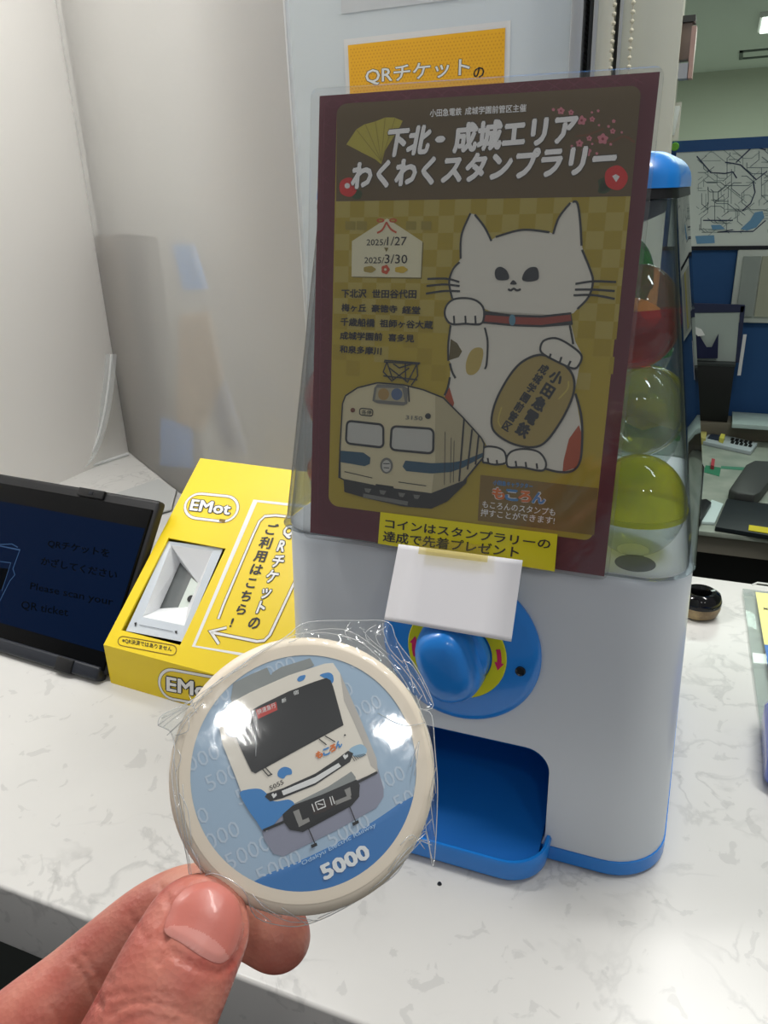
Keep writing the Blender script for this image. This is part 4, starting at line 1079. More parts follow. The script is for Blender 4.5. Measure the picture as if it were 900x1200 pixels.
flat('cover', [(838, 617), (980, 640), (980, 600), (852, 584)], .012, mat('folder_black', (22, 30, 34), .5), None, None, .002, fld)
flat('tab', [(877, 621), (960, 634), (960, 627), (878, 615)], .0015, mat('tab_yellow', (222, 206, 40), .5), None, None, 0, fld, .0125)
flat('tissue', [(821, 611), (838, 612), (848, 590), (834, 585), (826, 597)], .008, mat('tissue', (206, 224, 222), .6), 'crumpled pale blue tissue beside the black folder', 'tissue', .002)
flat('stapler', [(814, 604), (821, 609), (834, 588), (828, 584), (819, 585)], .02, mat('stapler_black', (26, 28, 28), .4), 'small black stapler left of the pale tissue', 'stapler', .003)
flat('red_seal', [(833, 545), (837, 546), (838, 538), (834, 537)], .012, mat('seal_red', (170, 60, 70), .5), 'tiny red stamp on the desk above the green card', 'stamp')
flat('yellow_note', [(843, 513), (848, 514.5), (850, 509), (845, 508)], .014, mat('note_yellow', (214, 206, 90), .5), 'small yellow note stuck on the calculator', 'note', z=.012)
flat('note_stack', [(816, 512), (827, 514), (829, 503), (818, 502)], .02, mat('note_stack', (196, 186, 110), .5), 'yellowish note stack left of the calculator', 'notepad')
# shelf at the back of the desk
sh = thing('desk_shelf', 'dark backed shelf rail along the rear of the office desk', 'shelf', at_y(850, 500, 2.68))
SY = 2.62
zA = at_y(835, 495, SY)[2]
box('ledge', (-.75, SY, DZ + .0), (1.2, 2.72, zA), mat('ledge_tan', (110, 104, 90), .5), sh, bev=.003)
# black file box with a navy framed tray above
bx0, bx1 = at_y(800, 460, SY + .01)[0], at_y(857, 460, SY + .01)[0]; bz1 = at_y(835, 426, SY + .01)[2]
fb = thing('file_box', 'matt black file box on the ledge behind the desk', 'box', ((bx0 + bx1) / 2, SY + .05, zA))
box('body', (bx0, SY + .01, zA), (bx1, SY + .10, bz1), mat('file_black', (10, 12, 10), .6), fb, bev=.002)
box('rim', (bx0 - .002, SY + .008, bz1 - .008), (bx1 + .002, SY + .102, bz1 + .002), mat('file_rim', (44, 48, 48), .5), fb, bev=.001)
def P2(u, v, y): return at_y(u, v, y)
def upq(name, quad, y, thick, m, parent=None, label=None, cat=None):
    o = slab(name, [P2(u, v, y) for u, v in quad], thick, m, parent, direction=(0, -1, 0))
    if label: tag(o, label, cat)
    return o
ty = SY + .045
trk = thing('document_stand', 'navy framed document stand with pale papers on the black file box', 'stand', ((bx0 + bx1) / 2, ty, bz1 + .002))
upq('papers', [(796, 424), (862, 424), (867, 362), (796, 364)], ty, .006, mat('stand_paper', (168, 178, 172), .6), trk)
upq('frame_top', [(796, 367), (871, 366), (873, 357.5), (796, 355)], ty - .003, .012, mat('frame_navy', (40, 46, 76), .5), trk)
upq('frame_side', [(862, 425), (866, 425), (873.5, 359), (868, 359)], ty - .003, .012, mat('frame_navy', (40, 46, 76), .5), trk)
upq('divider', [(796, 420), (841, 420), (842, 391), (834, 407), (828, 407), (820, 394), (796, 386)], ty - .014, .006, mat('divider_navy', (14, 20, 62), .5), trk)
upq('white_slip', [(812, 388), (818, 394), (826, 393), (822, 386), (812, 382)], ty - .018, .002, m_paper, trk)
upq('loose_sheet', [(864, 440), (868, 440), (875, 392), (871, 392)], SY + .06, .002, m_paper, None, 'narrow white sheet edge standing right of the document stand', 'paper')
# white letter tray right
lt = thing('letter_tray', 'pale grey flat tray on the ledge at the right behind the desk', 'tray', at_y(880, 497, SY - .06))
z2 = at_y(880, 474, 2.70)[2]
box('tray', (at_y(858, 497, SY - .05)[0], SY - .05, zA), (1.0, 2.72, zA + .014), mat('tray_pale', (176, 194, 190), .5), lt, bev=.002)
# framed leaflet holder on the partition
lh = thing('leaflet_holder', 'pale framed holder with grey leaflets on the blue partition below the map', 'holder', at_y(880, 378, PY - .03))
hx0_, hx1_ = at_y(864, 300, PY - .02)[0], at_y(864, 300, PY - .02)[0] + .34
hz1_ = at_y(864, 293, PY - .02)[2]; hz0_ = at_y(872, 378, PY - .02)[2]
box('frame', (hx0_, PY - .022, hz0_), (hx1_, PY - .001, hz1_), mat('holder_pale', (196, 202, 194), .5), lh, bev=.003)
for i, c in enumerate(((150, 158, 152), (168, 170, 150), (176, 168, 96), (150, 156, 158), (176, 182, 176), (160, 150, 140))):
    x = hx0_ + .018 + i * .052; box('leaflet', (x, PY - .03, hz0_ + .02), (x + .048, PY - .0225, hz1_ - .018), mat('leaflet_%d' % i, c, .6), lh)
# ceiling fittings
for nm_, (u, v), sz, m, lb in (('ceiling_light', (893, 24), (.9, .45), mat('lamp_panel', (240, 250, 245), .5, emit=(235, 255, 240), es=3.2), 'lit white ceiling lamp at the top right corner of the photo'),):
    p = at_z(u, v, 2.499); t = thing(nm_, lb, 'lamp', p)
    box('frame', (p[0] - .02, p[1] - .32, 2.47), (p[0] + sz[0] + .02, p[1] + .32, 2.4995), m_paper, t); box('diffuser', (p[0], p[1] - .30, 2.462), (p[0] + sz[0], p[1] + .30, 2.4699), m, t)
p = at_z(866, 68, 2.499); p1 = at_z(905, 56, 2.499)
acu = thing('ceiling_hatch', 'square access hatch with dark rim in the office ceiling', 'hatch', p)
m_hr = mat('hatch_rim', (92, 102, 98), .6)
for lo, hi in (((p[0], p[1], 2.49), (p[0] + .6, p[1] + .06, 2.4995)), ((p[0], p1[1], 2.49), (p[0] + .6, p1[1] + .06, 2.4995)), ((p[0], p[1], 2.49), (p[0] + .03, p1[1], 2.4995)), ((p[0] + .57, p[1], 2.49), (p[0] + .6, p1[1], 2.4995))): box('rim', (min(lo[0], hi[0]), min(lo[1], hi[1]), lo[2]), (max(lo[0], hi[0]), max(lo[1], hi[1]), hi[2]), m_hr, acu)
# small fittings at the edge of the opening
ws = thing('door_closer', 'small brown and grey box fixed beside the opening near the ceiling', 'fitting', at_y(804, 84, 1.05))
c0 = at_y(797, 72, 1.04); c1 = at_y(813, 27, 1.04)
box('housing', (c0[0] - .004, 1.03, c0[2]), (c1[0], 1.05, c1[2]), mat('fit_brown', (120, 104, 92), .5), ws, bev=.002)
box('cap', (c0[0] - .004, 1.028, c1[2]), (c1[0] + .002, 1.052, c1[2] + .006), m_darkstrip, ws)
box('side_strip', (c1[0] - .001, 1.03, c0[2] - .018), (c1[0] + .004, 1.05, c1[2] - .004), mat('fit_pink', (180, 150, 138), .4), ws)
box('bracket', (c0[0] - .006, 1.03, c0[2] - .018), (c0[0] + .010, 1.05, c0[2] - .003), m_alu, ws)
d0 = at_y(784, 160, 1.04); d1 = at_y(795, 124, 1.04)
lt2 = thing('wall_hook', 'pale slim hook on the edge of the opening above the blue lid', 'hook', d0)
slab('hook', [at_y(783, 160, 1.035), at_y(790, 158, 1.035), at_y(797, 124, 1.035), at_y(786, 124, 1.035)], .008, mat('hook_pale', (206, 214, 206), .4), lt2, .001, direction=(0, -1, 0))
# anchor: thin back plate so the fittings are carried by the column
box('back_plate', (at_y(779, 140, 1.046)[0], 1.0435, d0[2] - .004), (at_y(797, 140, 1.046)[0], 1.0475, d1[2] + .004), m_cream, lt2)

# ================================================================== SMALL THINGS ON THE COUNTER, RIGHT
rg = np.array([.022, .893, CT])
tp = thing('round_dish', 'round glossy black topped dish with tan base right of the machine', 'dish', rg)
lathe('base', [(0, .0005), (.016, .0005), (.0215, .004), (.024, .011), (.0245, .017), (.0, .0171)], rg, (0, 0, 1), mat('tan_base', (168, 146, 104), .4, noise=(60, (120, 100, 70), .4, .6)), tp, 40)
lathe('black_top', [(.0246, .0165), (.0248, .021), (.0225, .028), (.017, .0315), (.0125, .0305), (.0105, .026), (.010, .018), (0, .0178)], rg, (0, 0, 1), mat('gloss_black', (10, 10, 12), .1), tp, 40)
# acrylic sign lying flat
sg = thing('leaflet_stand', 'clear frame with yellow and blue leaflet lying at the right counter edge', 'leaflet', at_z(890, 770))
o1 = [at_z(870, 691, CT + .004), at_z(893, 858, CT + .004)]
ex_ = unit(o1[1] - o1[0]); wv = np.array([-ex_[1], ex_[0], 0]); 
if wv[0] < 0: wv = -wv
Ln = np.linalg.norm(o1[1] - o1[0]); Wd = .15
def sgp(s_, t, z): return o1[0] + ex_ * s_ + wv * t + np.array([0, 0, z - .004])
m_ac = film('sign_acrylic', (240, 246, 244), .04, 1.5, .14)
slab('acrylic', [sgp(0, 0, .006), sgp(Ln, 0, .006), sgp(Ln, Wd, .006), sgp(0, Wd, .006)], .0055, m_ac, sg, .0008, direction=(0, 0, 1))
slab('yellow_half', [sgp(.008, .014, .0068), sgp(Ln * .46, .014, .0068), sgp(Ln * .46, Wd - .01, .0068), sgp(.008, Wd - .01, .0068)], .0005, mat('pale_yellow', (236, 232, 150), .5), sg, direction=(0, 0, 1))
slab('blue_half', [sgp(Ln * .46, .014, .0068), sgp(Ln * .93, .014, .0068), sgp(Ln * .93, Wd - .01, .0068), sgp(Ln * .46, Wd - .01, .0068)], .0005, mat('leaflet_blue', (70, 120, 190), .5), sg, direction=(0, 0, 1))
spn = sgp(.05, .022, .0072); slab('star_mark', [spn + np.array([.004 * math.cos(t) * (1 if i % 2 else .35), .004 * math.sin(t) * (1 if i % 2 else .35), 0]) for i, t in enumerate(np.linspace(0, 2 * math.pi, 8, endpoint=False))], .0002, m_ink, sg)
tube('wire_clip', [sgp(.0, .01, .012), sgp(-.004, .016, .014), sgp(-.004, .06, .014), sgp(0, .066, .012)], .0012, m_clear_edge, sg)
# blue container cut by the frame
bc = at_z(893, 905, CT)
bl = thing('blue_container', 'glossy blue plastic container cut by the right edge of the photo', 'container', (bc[0] + .06, bc[1] + .02, CT))
rprism('tub', [(CT + .0003, bc[0] + .004, bc[0] + .12, bc[1] - .022, bc[1] + .07, .012), (CT + .006, bc[0], bc[0] + .124, bc[1] - .026, bc[1] + .074, .014), (CT + .028, bc[0], bc[0] + .124, bc[1] - .026, bc[1] + .074, .014), (CT + .034, bc[0] + .004, bc[0] + .12, bc[1] - .022, bc[1] + .07, .012)], mat('tub_blue', (44, 84, 190), .15, coat=.5), bl)
sk = at_z(515, 1036, CT)
tag(lathe('dark_crumb', [(0, .0012), (.0014, .0010), (.0018, 0)], sk, (0, 0, 1), m_black, None, 10), 'tiny dark speck on the counter in front of the tray', 'speck')

# ================================================================== BADGE IN ITS FILM
bc0 = at_d(357.5, 900, .1680); bnrm = unit(CAM - bc0); 
bnrm = unit(bnrm + RW @ np.array([.05, -.06, 0]))
ax = RW @ np.array([math.cos(math.radians(27)), -math.sin(math.radians(27)), 0])
exb = unit(ax - bnrm * (ax @ bnrm)); eyb = np.cross(bnrm, exb)
BR = .0285
bdg = Plane(bc0, exb, eyb); bdg.n = bnrm
HD = .0030
def dome_h(x, y):
    r = math.hypot(x, y) / BR
    if r < .90: return HD * (1 - .25 * r * r)
    t = min((r - .90) / .10, 1); return HD * (1 - .25 * .81) - .0042 * (1 - math.sqrt(max(1 - t * t, 0)))
badge = thing('pin_badge', 'round cream rimmed pin badge of a train held in front', 'badge', bdg.O)
m_bcream = mat('badge_cream', (240, 226, 206), .42); m_bsky = mat('badge_sky', (168, 192, 214), .4)
prof = [(BR * r, dome_h(BR * r, 0)) for r in list(np.linspace(0, .88, 12)) + list(np.linspace(.9, 1, 12))]
prof += [(BR, -.0020), (BR - .0008, -.0030), (BR - .003, -.0034), (0, -.0034)]
lathe('shell', prof, bdg.O, bnrm, m_bcream, badge, 96)
bdg.dome = dome_h
TBD = (180, 720, 2.647)
def BA(sub=.002): 
    A_ = Art(bdg, TBD, h=.0022, sub=sub); A_.LAYER = .000028; A_.HS = .35; return A_
RI = .0238
a = BA()
a.fill([(RI * math.cos(t), RI * math.sin(t)) for t in np.linspace(0, 2 * math.pi, 72, endpoint=False)], m_bsky, 1, local=True)
m_btxt = mat('badge_pale', (192, 208, 224), .4)
a.build('sky_disc', badge)
a = BA(None)
for j in range(-5, 6):
    y = j * .0052 - .001; off = (-.0045 * j) % .0155 - .0310
    for k in range(4):
        x = off + k * .0155
        v, f, hs = text_mesh('5000', .0)
        s_ = .0046; P = [(x + p[0] * s_ * 1.05, y + p[1] * s_) for p in v]
        keep = [q for q in f if max(math.hypot(*P[i]) for i in q) < RI + .002]
        a.add(P, [list(q) for q in keep], m_btxt, 3)
a.build('pale_numerals', badge)
# blue band
a = BA()
pA = np.array(a.L((335, 815))); pB = np.array(a.L((808, 562))); dv = unit(pB - pA); nv_ = np.array([-dv[1], dv[0]])
dist = float(pA @ nv_); half = math.sqrt(max(RI ** 2 - dist ** 2, 0)); base_ = nv_ * dist
a0_ = math.atan2(*(base_ - dv * half)[::-1]); a1_ = math.atan2(*(base_ + dv * half)[::-1])
a.fill([(RI * math.cos(t), RI * math.sin(t)) for t in np.linspace(a0_, a1_ if a1_ > a0_ else a1_ + 2 * math.pi, 40)], mat('badge_band', (58, 124, 190), .4), 5, local=True)
a.build('blue_band', badge)
a = BA(.0022)
V2 = []; F2 = []; nn = 96
for i in range(nn):
    t = 2 * math.pi * i / nn
    for r in (RI - .0001, RI + .0008, RI + .0016, RI + .0022): V2.append((r * math.cos(t), r * math.sin(t)))
for i in range(nn):
    j = (i + 1) % nn
    for k in range(3): F2.append([4 * i + k, 4 * i + k + 1, 4 * j + k + 1, 4 * j + k])
a.add(V2, F2, m_bcream, 6); a.build('rim_print', badge)
# train on the badge
a = BA()
m_bt = mat('badge_body', (240, 232, 218), .4); m_bt2 = mat('badge_body_shade', (196, 190, 182), .4); m_bk = mat('badge_black', (26, 27, 30), .35); m_bg = mat('badge_grey', (148, 152, 150), .4); m_bb = mat('badge_blue', (66, 138, 204), .4); m_lav = mat('badge_lavender', (146, 148, 166), .4)
a.fill([(240, 262), (248, 214), (300, 188), (352, 166), (362, 188), (372, 192), (368, 215), (244, 280)], m_bg, 7); a.fill([(362, 200), (368, 182), (395, 165), (485, 137), (498, 160), (372, 216)], m_bg, 7)
a.fill([(335, 668), (345, 702), (372, 742), (402, 750), (560, 672), (690, 600), (712, 566), (712, 540), (694, 478), (640, 440), (480, 540)], m_lav, 7)
bodyb = [(203, 345), (212, 305), (238, 276), (300, 243), (420, 190), (530, 154), (556, 152), (578, 185), (640, 325), (690, 448), (694, 488), (560, 545), (420, 600), (350, 674), (320, 640), (290, 600), (255, 505), (215, 405)]
a.fill(bodyb, m_bt, 9)
a.fill([(578, 185), (640, 325), (690, 448), (694, 488), (672, 470), (648, 400), (590, 270)], m_bt2, 10)
a.fill([(400, 605), (440, 585), (540, 535), (612, 488), (625, 505), (628, 545), (560, 580), (430, 640)], m_bg, 10)
for f in ([(228, 372), (222, 340), (240, 308), (275, 296), (294, 304), (285, 330), (262, 350), (252, 380)], [(445, 204), (452, 194), (470, 190), (466, 204), (452, 210)], [(515, 190), (540, 182), (555, 190), (557, 210), (545, 216), (530, 200)],
          [(385, 502), (388, 484), (405, 474), (425, 480), (428, 496), (412, 500), (402, 510)], [(268, 556), (290, 544), (330, 542), (355, 560), (375, 580), (420, 575), (436, 594), (400, 622), (348, 672), (318, 640), (290, 600)]): a.fill(f, m_bb, 11, True)
a.fill([(606, 420), (640, 404), (660, 420), (650, 440), (620, 442)], mat('badge_paleblue', (160, 196, 220), .4), 11, True)
a.build('train_body_print', badge)
a = BA()
a.fill([(243, 348), (252, 328), (330, 284), (420, 240), (500, 210), (535, 199), (548, 206), (556, 226), (588, 345), (450, 420), (316, 494), (304, 488), (292, 464), (250, 372)], m_bk, 13)
a.fill([(400, 620), (432, 592), (520, 560), (628, 513), (638, 530), (636, 566), (612, 594), (462, 675), (422, 668), (404, 645)], m_bk, 13)
a.fill([(345, 566), (352, 556), (400, 540), (500, 495), (560, 455), (602, 424), (618, 432), (608, 458), (500, 530), (400, 570), (362, 580)], m_bk, 13)
a.build('train_black_print', badge)
a = BA(.002)
a.fill([(397, 548), (500, 505), (572, 462), (580, 472), (500, 524), (402, 562)], m_wink, 15)
for cx, cy in ((374, 562), (594, 442)): a.fill([(cx - 9, cy - 2), (cx - 3, cy - 8), (cx, cy - 3), (cx + 6, cy - 8), (cx + 8, cy), (cx - 2, cy + 9)], m_wink, 15)
m_br = mat('badge_red', (206, 66, 58), .4); a.fill([(317, 298), (380, 273), (384, 298), (324, 326)], m_br, 15)
a.text('快速急行', (324, 313), (380, 290), (320, 298), m_wink, 17, .01); a.text('新', (398, 278), (412, 272), (396, 265), m_wink, 16, .01); a.text('宿', (434, 254), (450, 248), (432, 241), m_wink, 16, .01)
for ch, x, y, m in (('も', 504, 450, m_lo), ('こ', 526, 441, m_bb), ('ろ', 546, 430, m_lo), ('ん', 564, 419, m_bb)): a.text(ch, (x, y), (x + 19, y - 8), (x - 2, y - 20), m, 16, .06)
a.text('5055', (362, 547), (404, 526), (358, 534), m_bk, 16, .01)
for s in ([(335, 478), (356, 502)], [(345, 474), (366, 498)], [(354, 502), (368, 496)], [(512, 388), (535, 406)], [(530, 378), (562, 397)]): a.stroke(s, .00022, m_bk, 16)
a.fill(blob(592, 376, 3, 3, 8), m_bk, 16)
for k in range(7): a.stroke([(612 + k * 6, 440 - k), (622 + k * 6, 456 - k * 3)], .00014, m_bk, 16)
a.stroke([(340, 670), (416, 638)], .0005, m_bk, 14); a.stroke([(630, 522), (692, 490)], .0005, m_bk, 14)
for s in ([(480, 665), (502, 716)], [(605, 592), (628, 650)]): a.stroke(s, .0002, m_bk, 16)
a.stroke([(488, 720), (506, 712)], .0006, m_bk, 16); a.stroke([(616, 652), (634, 642)], .0006, m_bk, 16)
m_bl2 = mat('coupler_grey', (150, 148, 144), .4)
a.fill([(432, 612), (450, 604), (462, 640), (446, 648)], m_bl2, 15); a.fill([(590, 545), (608, 536), (612, 562), (600, 570)], m_bl2, 15)
a.fill([(446, 645), (480, 630), (484, 642), (450, 660)], m_bl2, 15); a.fill([(560, 580), (608, 560), (612, 572), (564, 592)], m_bl2, 15)
a.fill([(486, 596), (520, 582), (560, 565), (566, 590), (530, 612), (496, 622)], mat('coupler_dark', (52, 40, 38), .4), 15)
for s in ([(490, 588), (498, 612)], [(500, 584), (526, 574), (532, 596), (508, 606), (500, 584)], [(508, 588), (526, 590)], [(545, 566), (552, 592)], [(552, 564), (560, 588)]): a.stroke(s, .0002, m_wink, 17)
m_bwt = mat('badge_white', (238, 240, 240), .4)
a.text('Odakyu Electric Railway', (462, 782), (690, 660), (457, 766), mat('badge_small_text', (176, 206, 232), .4), 14, .012)
a.text('5000', (532, 822), (672, 752), (514, 782), m_bwt, 12, .045)
a.build('fine_print', badge)

# film pouch
fm = film('cellophane', (251, 252, 252), .075, 1.5, .02, (235, 240, 240), bump=(80, .10, .0005), glossmul=1.25)
fmc = film('cellophane_fold', (235, 238, 240), .12, 1.6, .55, (250, 252, 254), glossmul=2.2)
fpl = Plane(bdg.O, exb, eyb); fpl.n = bnrm
out_px = [(185, 850), (200, 858), (206, 880), (203, 910), (210, 960), (218, 1000), (226, 1034), (250, 1022), (285, 1040), (300, 1075), (340, 1086), (370, 1080), (404, 1064), (440, 1042), (466, 1022), (486, 990), (500, 975), (508, 1016), (513, 930), (510, 880), (506, 838), (495, 832), (508, 826), (490, 785), (466, 752), (455, 729), (420, 727), (360, 729), (335, 746), (300, 770), (262, 800), (222, 822), (190, 838)]
fo2 = [fpl.loc(*p) for p in out_px]
rn = random.Random(3)
def wav(x, y, s=0):
    return .00035 * math.sin(x * 900 + y * 420 + s) + .0003 * math.sin(x * 380 - y * 1150 + 1.7 + s) + .0002 * math.sin(x * 1700 + y * 1500 + s * 2)
pch = thing('film_pouch', 'crinkled clear film pouch wrapped around the pin badge', 'pouch', bdg.O)
def pouch_sheet(front):
    pts = [Vector(p) for p in fo2]; n = len(pts); g = .0013
    xs = [p[0] for p in fo2]; ys = [p[1] for p in fo2]
    for x in np.arange(min(xs), max(xs), g):
        for y in np.arange(min(ys), max(ys), g): pts.append(Vector((x + rn.uniform(-.0003, .0003), y + rn.uniform(-.0003, .0003))))
    r = delaunay_2d_cdt(pts, [], [list(range(n))], 1, 1e-7); V = []
    for v in r[0]:
        rr = math.hypot(v.x, v.y)
        if front:
            if rr < BR * .93: h = dome_h(v.x, v.y) + .0007 + wav(v.x, v.y) * .035 * (.4 + (rr / BR) ** 3)
            else: t = min((rr - BR * .93) / .004, 1); h = (dome_h(BR * .93, 0) + .0008) * (1 - t) ** 1.2 + (-.0005) * t + wav(v.x, v.y) * (.8 + 1.2 * t)
            if rr < BR + .0006: h = max(h, dome_h(v.x, v.y) + .0005)
        else:
            h = -.0040 if rr < BR else -.0040 + min((rr - BR) / .004, 1) * .0033 + wav(v.x, v.y, 2) * .5
        V.append(fpl.at(v.x, v.y, h))
    return link('front_film' if front else 'back_film', mesh_of(V, [tuple(f) for f in r[2]]), pch, fm, smooth='all')
pouch_sheet(True); pouch_sheet(False)
# heat seam and folds
def fold(P, r=.00016, h=.0006, name='crease'):
    Q = []
    for u, v in P:
        x, y = fpl.loc(u, v); rr = math.hypot(x, y); hh = (dome_h(x, y) + .0010) if rr < BR * .97 else h
        Q.append(fpl.at(x, y, hh))
    Q = catmull(Q, False, 4); return tube_mesh(Q, r, 5)
Vs, Fs = join_vf([fold(out_px + out_px[:1], .00011, -.0002)])
link('film_edge', mesh_of(Vs, Fs), pch, fmc, smooth='all')
folds = [[(186, 850), (232, 818), (258, 800)], [(190, 842), (225, 829), (228, 832)], [(200, 858), (226, 836)], [(258, 800), (300, 772), (345, 745), (400, 738), (440, 760), (468, 790), (490, 830)], [(448, 731), (450, 745), (457, 762), (472, 778)],
         [(425, 740), (436, 752), (456, 768)], [(470, 775), (484, 782), (506, 824)], [(458, 768), (478, 792), (492, 815)], [(205, 885), (212, 940), (226, 1032)], [(216, 920), (222, 985), (244, 1028)], [(487, 815), (503, 870), (510, 930)],
         [(497, 995), (480, 978), (466, 990)], [(500, 975), (472, 998), (455, 1022)], [(508, 930), (498, 965), (507, 1012)], [(466, 1000), (430, 1046), (372, 1076)], [(300, 1052), (330, 1070), (366, 1078)], [(290, 1058), (318, 1080)],
         [(478, 900), (488, 870), (482, 910)], [(440, 838), (470, 852), (496, 848)], [(296, 850), (300, 862), (300, 888)], [(222, 815), (232, 838)], [(268, 795), (290, 782)], [(492, 985), (505, 990)], [(196, 862), (214, 846), (240, 826)], [(192, 852), (212, 836), (250, 812)], [(204, 876), (216, 852), (234, 832)], [(206, 862), (222, 858), (222, 840)],
         [(345, 744), (380, 742), (420, 752), (444, 772)], [(360, 738), (352, 748), (338, 756)], [(440, 733), (428, 742), (432, 756)], [(452, 735), (440, 746), (448, 762)], [(410, 730), (404, 742), (412, 752)], [(476, 784), (492, 806), (500, 824)], [(494, 815), (488, 828), (497, 832)],
         [(486, 826), (500, 860), (508, 905)], [(510, 900), (502, 935), (509, 980)], [(505, 960), (490, 978), (476, 984)], [(500, 985), (486, 985), (470, 1000)], [(444, 1036), (470, 1008), (494, 984)], [(426, 1048), (446, 1030), (476, 1000)], [(208, 905), (214, 890), (210, 880)], [(212, 930), (222, 950), (226, 990)], [(220, 985), (234, 1010), (236, 1032)], [(232, 1000), (238, 1018), (248, 1020)],
         [(305, 1064), (340, 1080), (372, 1078)], [(330, 1062), (352, 1078), (360, 1084)], [(296, 1046), (310, 1062), (330, 1074)], [(466, 760), (480, 790), (484, 812)], [(262, 796), (244, 812), (230, 830)]]
Vs, Fs = join_vf([fold(f, .00009) for f in folds])
link('creases', mesh_of(Vs, Fs), pch, fmc, smooth='all')['kind'] = 'stuff'

# ================================================================== HAND
def finger(ctrl, upv, n=20, k=5):
    """ctrl = [(px, py, depth, side radius, thickness radius)]"""
    C_ = [np.append(at_d(u, v, d), (rs, rt)) for u, v, d, rs, rt in ctrl]; S_ = catmull(C_, False, k); P = [s[:3] for s in S_]
    upv = RW @ np.array(upv, float); rings = []
    def ringat(p, t, rs, rt):
        u = unit(upv - t * (upv @ t)); s = np.cross(t, u)
        return [p + s * rs * math.cos(a) + u * rt * math.sin(a) for a in (2 * math.pi * i / n for i in range(n))]
    T_ = [unit(P[min(i + 1, len(P) - 1)] - P[max(i - 1, 0)]) for i in range(len(P))]
    for i, s in enumerate(S_): rings.append(ringat(P[i], T_[i], s[3], s[4]))
    t = T_[-1]; rs, rt = S_[-1][3], S_[-1][4]
    for a in np.linspace(.2, 1.5, 7): rings.append(ringat(P[-1] + t * rs * 1.05 * math.sin(a), t, rs * math.cos(a), rt * math.cos(a)))
    t = T_[0]; r0 = ringat(P[0] - t * S_[0][3] * .5, t, S_[0][3] * .7, S_[0][4] * .7); rings.insert(0, r0)
    return loft(rings)
mm = .001
parts = [
    finger([(-10, 1560, .150, 19 * mm, 15 * mm), (60, 1430, .142, 15 * mm, 13 * mm), (118, 1318, .140, 12.6 * mm, 11.0 * mm), (165, 1225, .143, 11.6 * mm, 9.8 * mm), (204, 1142, .148, 11.2 * mm, 8.8 * mm), (228, 1094, .1525, 10.6 * mm, 7.8 * mm)], (0, -.25, -1)),
    finger([(-250, 1450, .165, 13 * mm, 14 * mm), (-90, 1310, .168, 11.5 * mm, 11.5 * mm), (30, 1203, .173, 9.7 * mm, 10 * mm), (84, 1158, .177, 9.1 * mm, 9.5 * mm), (126, 1123, .181, 9.2 * mm, 9.2 * mm), (182, 1076, .184, 8.7 * mm, 8.6 * mm), (232, 1055, .1845, 8.3 * mm, 8.2 * mm), (280, 1072, .1825, 8.2 * mm, 7.9 * mm), (322, 1096, .180, 8.0 * mm, 7.5 * mm)], (0, -.3, -1)),
    finger([(-250, 1560, .185, 13 * mm, 13 * mm), (-60, 1500, .190, 10.5 * mm, 10.5 * mm), (80, 1400, .196, 9.5 * mm, 9.5 * mm), (150, 1330, .198, 8.8 * mm, 8.8 * mm), (190, 1310, .186, 8.0 * mm, 8.0 * mm), (180, 1360, .176, 7.6 * mm, 7.4 * mm)], (0, 0, -1)),
    finger([(-240, 1680, .195, 12 * mm, 12 * mm), (-60, 1620, .200, 9.8 * mm, 9.8 * mm), (60, 1530, .205, 8.9 * mm, 8.9 * mm), (120, 1470, .203, 8.2 * mm, 8.2 * mm), (130, 1480, .188, 7.6 * mm, 7.6 * mm), (100, 1530, .182, 7.2 * mm, 7.0 * mm)], (0, 0, -1)),
    finger([(-240, 1800, .20, 11 * mm, 11 * mm), (-80, 1740, .206, 8.6 * mm, 8.6 * mm), (20, 1660, .208, 7.6 * mm, 7.6 * mm), (60, 1620, .204, 7.2 * mm, 7.2 * mm), (50, 1640, .192, 6.6 * mm, 6.6 * mm), (20, 1670, .188, 6.2 * mm, 6.0 * mm)], (0, 0, -1)),
    finger([(-520, 2050, .185, 26 * mm, 20 * mm), (-380, 1850, .182, 30 * mm, 19 * mm), (-270, 1700, .178, 36 * mm, 18 * mm), (-210, 1600, .175, 34 * mm, 16 * mm)], (0, -.3, -1)),
    finger([(-330, 1800, .172, 18 * mm, 16 * mm), (-150, 1690, .160, 20 * mm, 17 * mm), (-20, 1580, .152, 17 * mm, 14 * mm)], (0, -.3, -1)),
    finger([(-900, 2600, .19, 30 * mm, 24 * mm), (-700, 2300, .188, 27 * mm, 20 * mm), (-520, 2050, .185, 26 * mm, 18 * mm)], (0, -.3, -1)),
]
V, F = join_vf(parts)
tmp = link('tmp', mesh_of(V, F), None)
bm = bmesh.new(); bm.from_mesh(tmp.data); bmesh.ops.recalc_face_normals(bm, faces=bm.faces); bm.to_mesh(tmp.data); bm.free()
md = tmp.modifiers.new('r', 'REMESH'); md.mode = 'VOXEL'; md.voxel_size = .00085
md = tmp.modifiers.new('s', 'SMOOTH'); md.factor = .5; md.iterations = 9
bpy.context.view_layer.update(); dg = bpy.context.evaluated_depsgraph_get()
hm = bpy.data.meshes.new_from_object(tmp.evaluated_get(dg)); hm.transform(Matrix.Translation(tmp.location)); bpy.data.objects.remove(tmp)
n = len(hm.vertices); co = np.empty(n * 3); hm.vertices.foreach_get('co', co); co = co.reshape(-1, 3)
bvh = BVHTree.FromPolygons([Vector(c) for c in co], [tuple(p.vertices) for p in hm.polygons])
nrm = np.empty(n * 3); hm.vertices.foreach_get('normal', nrm); nrm = nrm.reshape(-1, 3)
cv = Vector(CAM)
def hit(u, v):
    loc, no, i, d = bvh.ray_cast(cv, Vector(ray(u, v)).normalized()); return (np.array(loc), np.array(no)) if loc else (None, None)
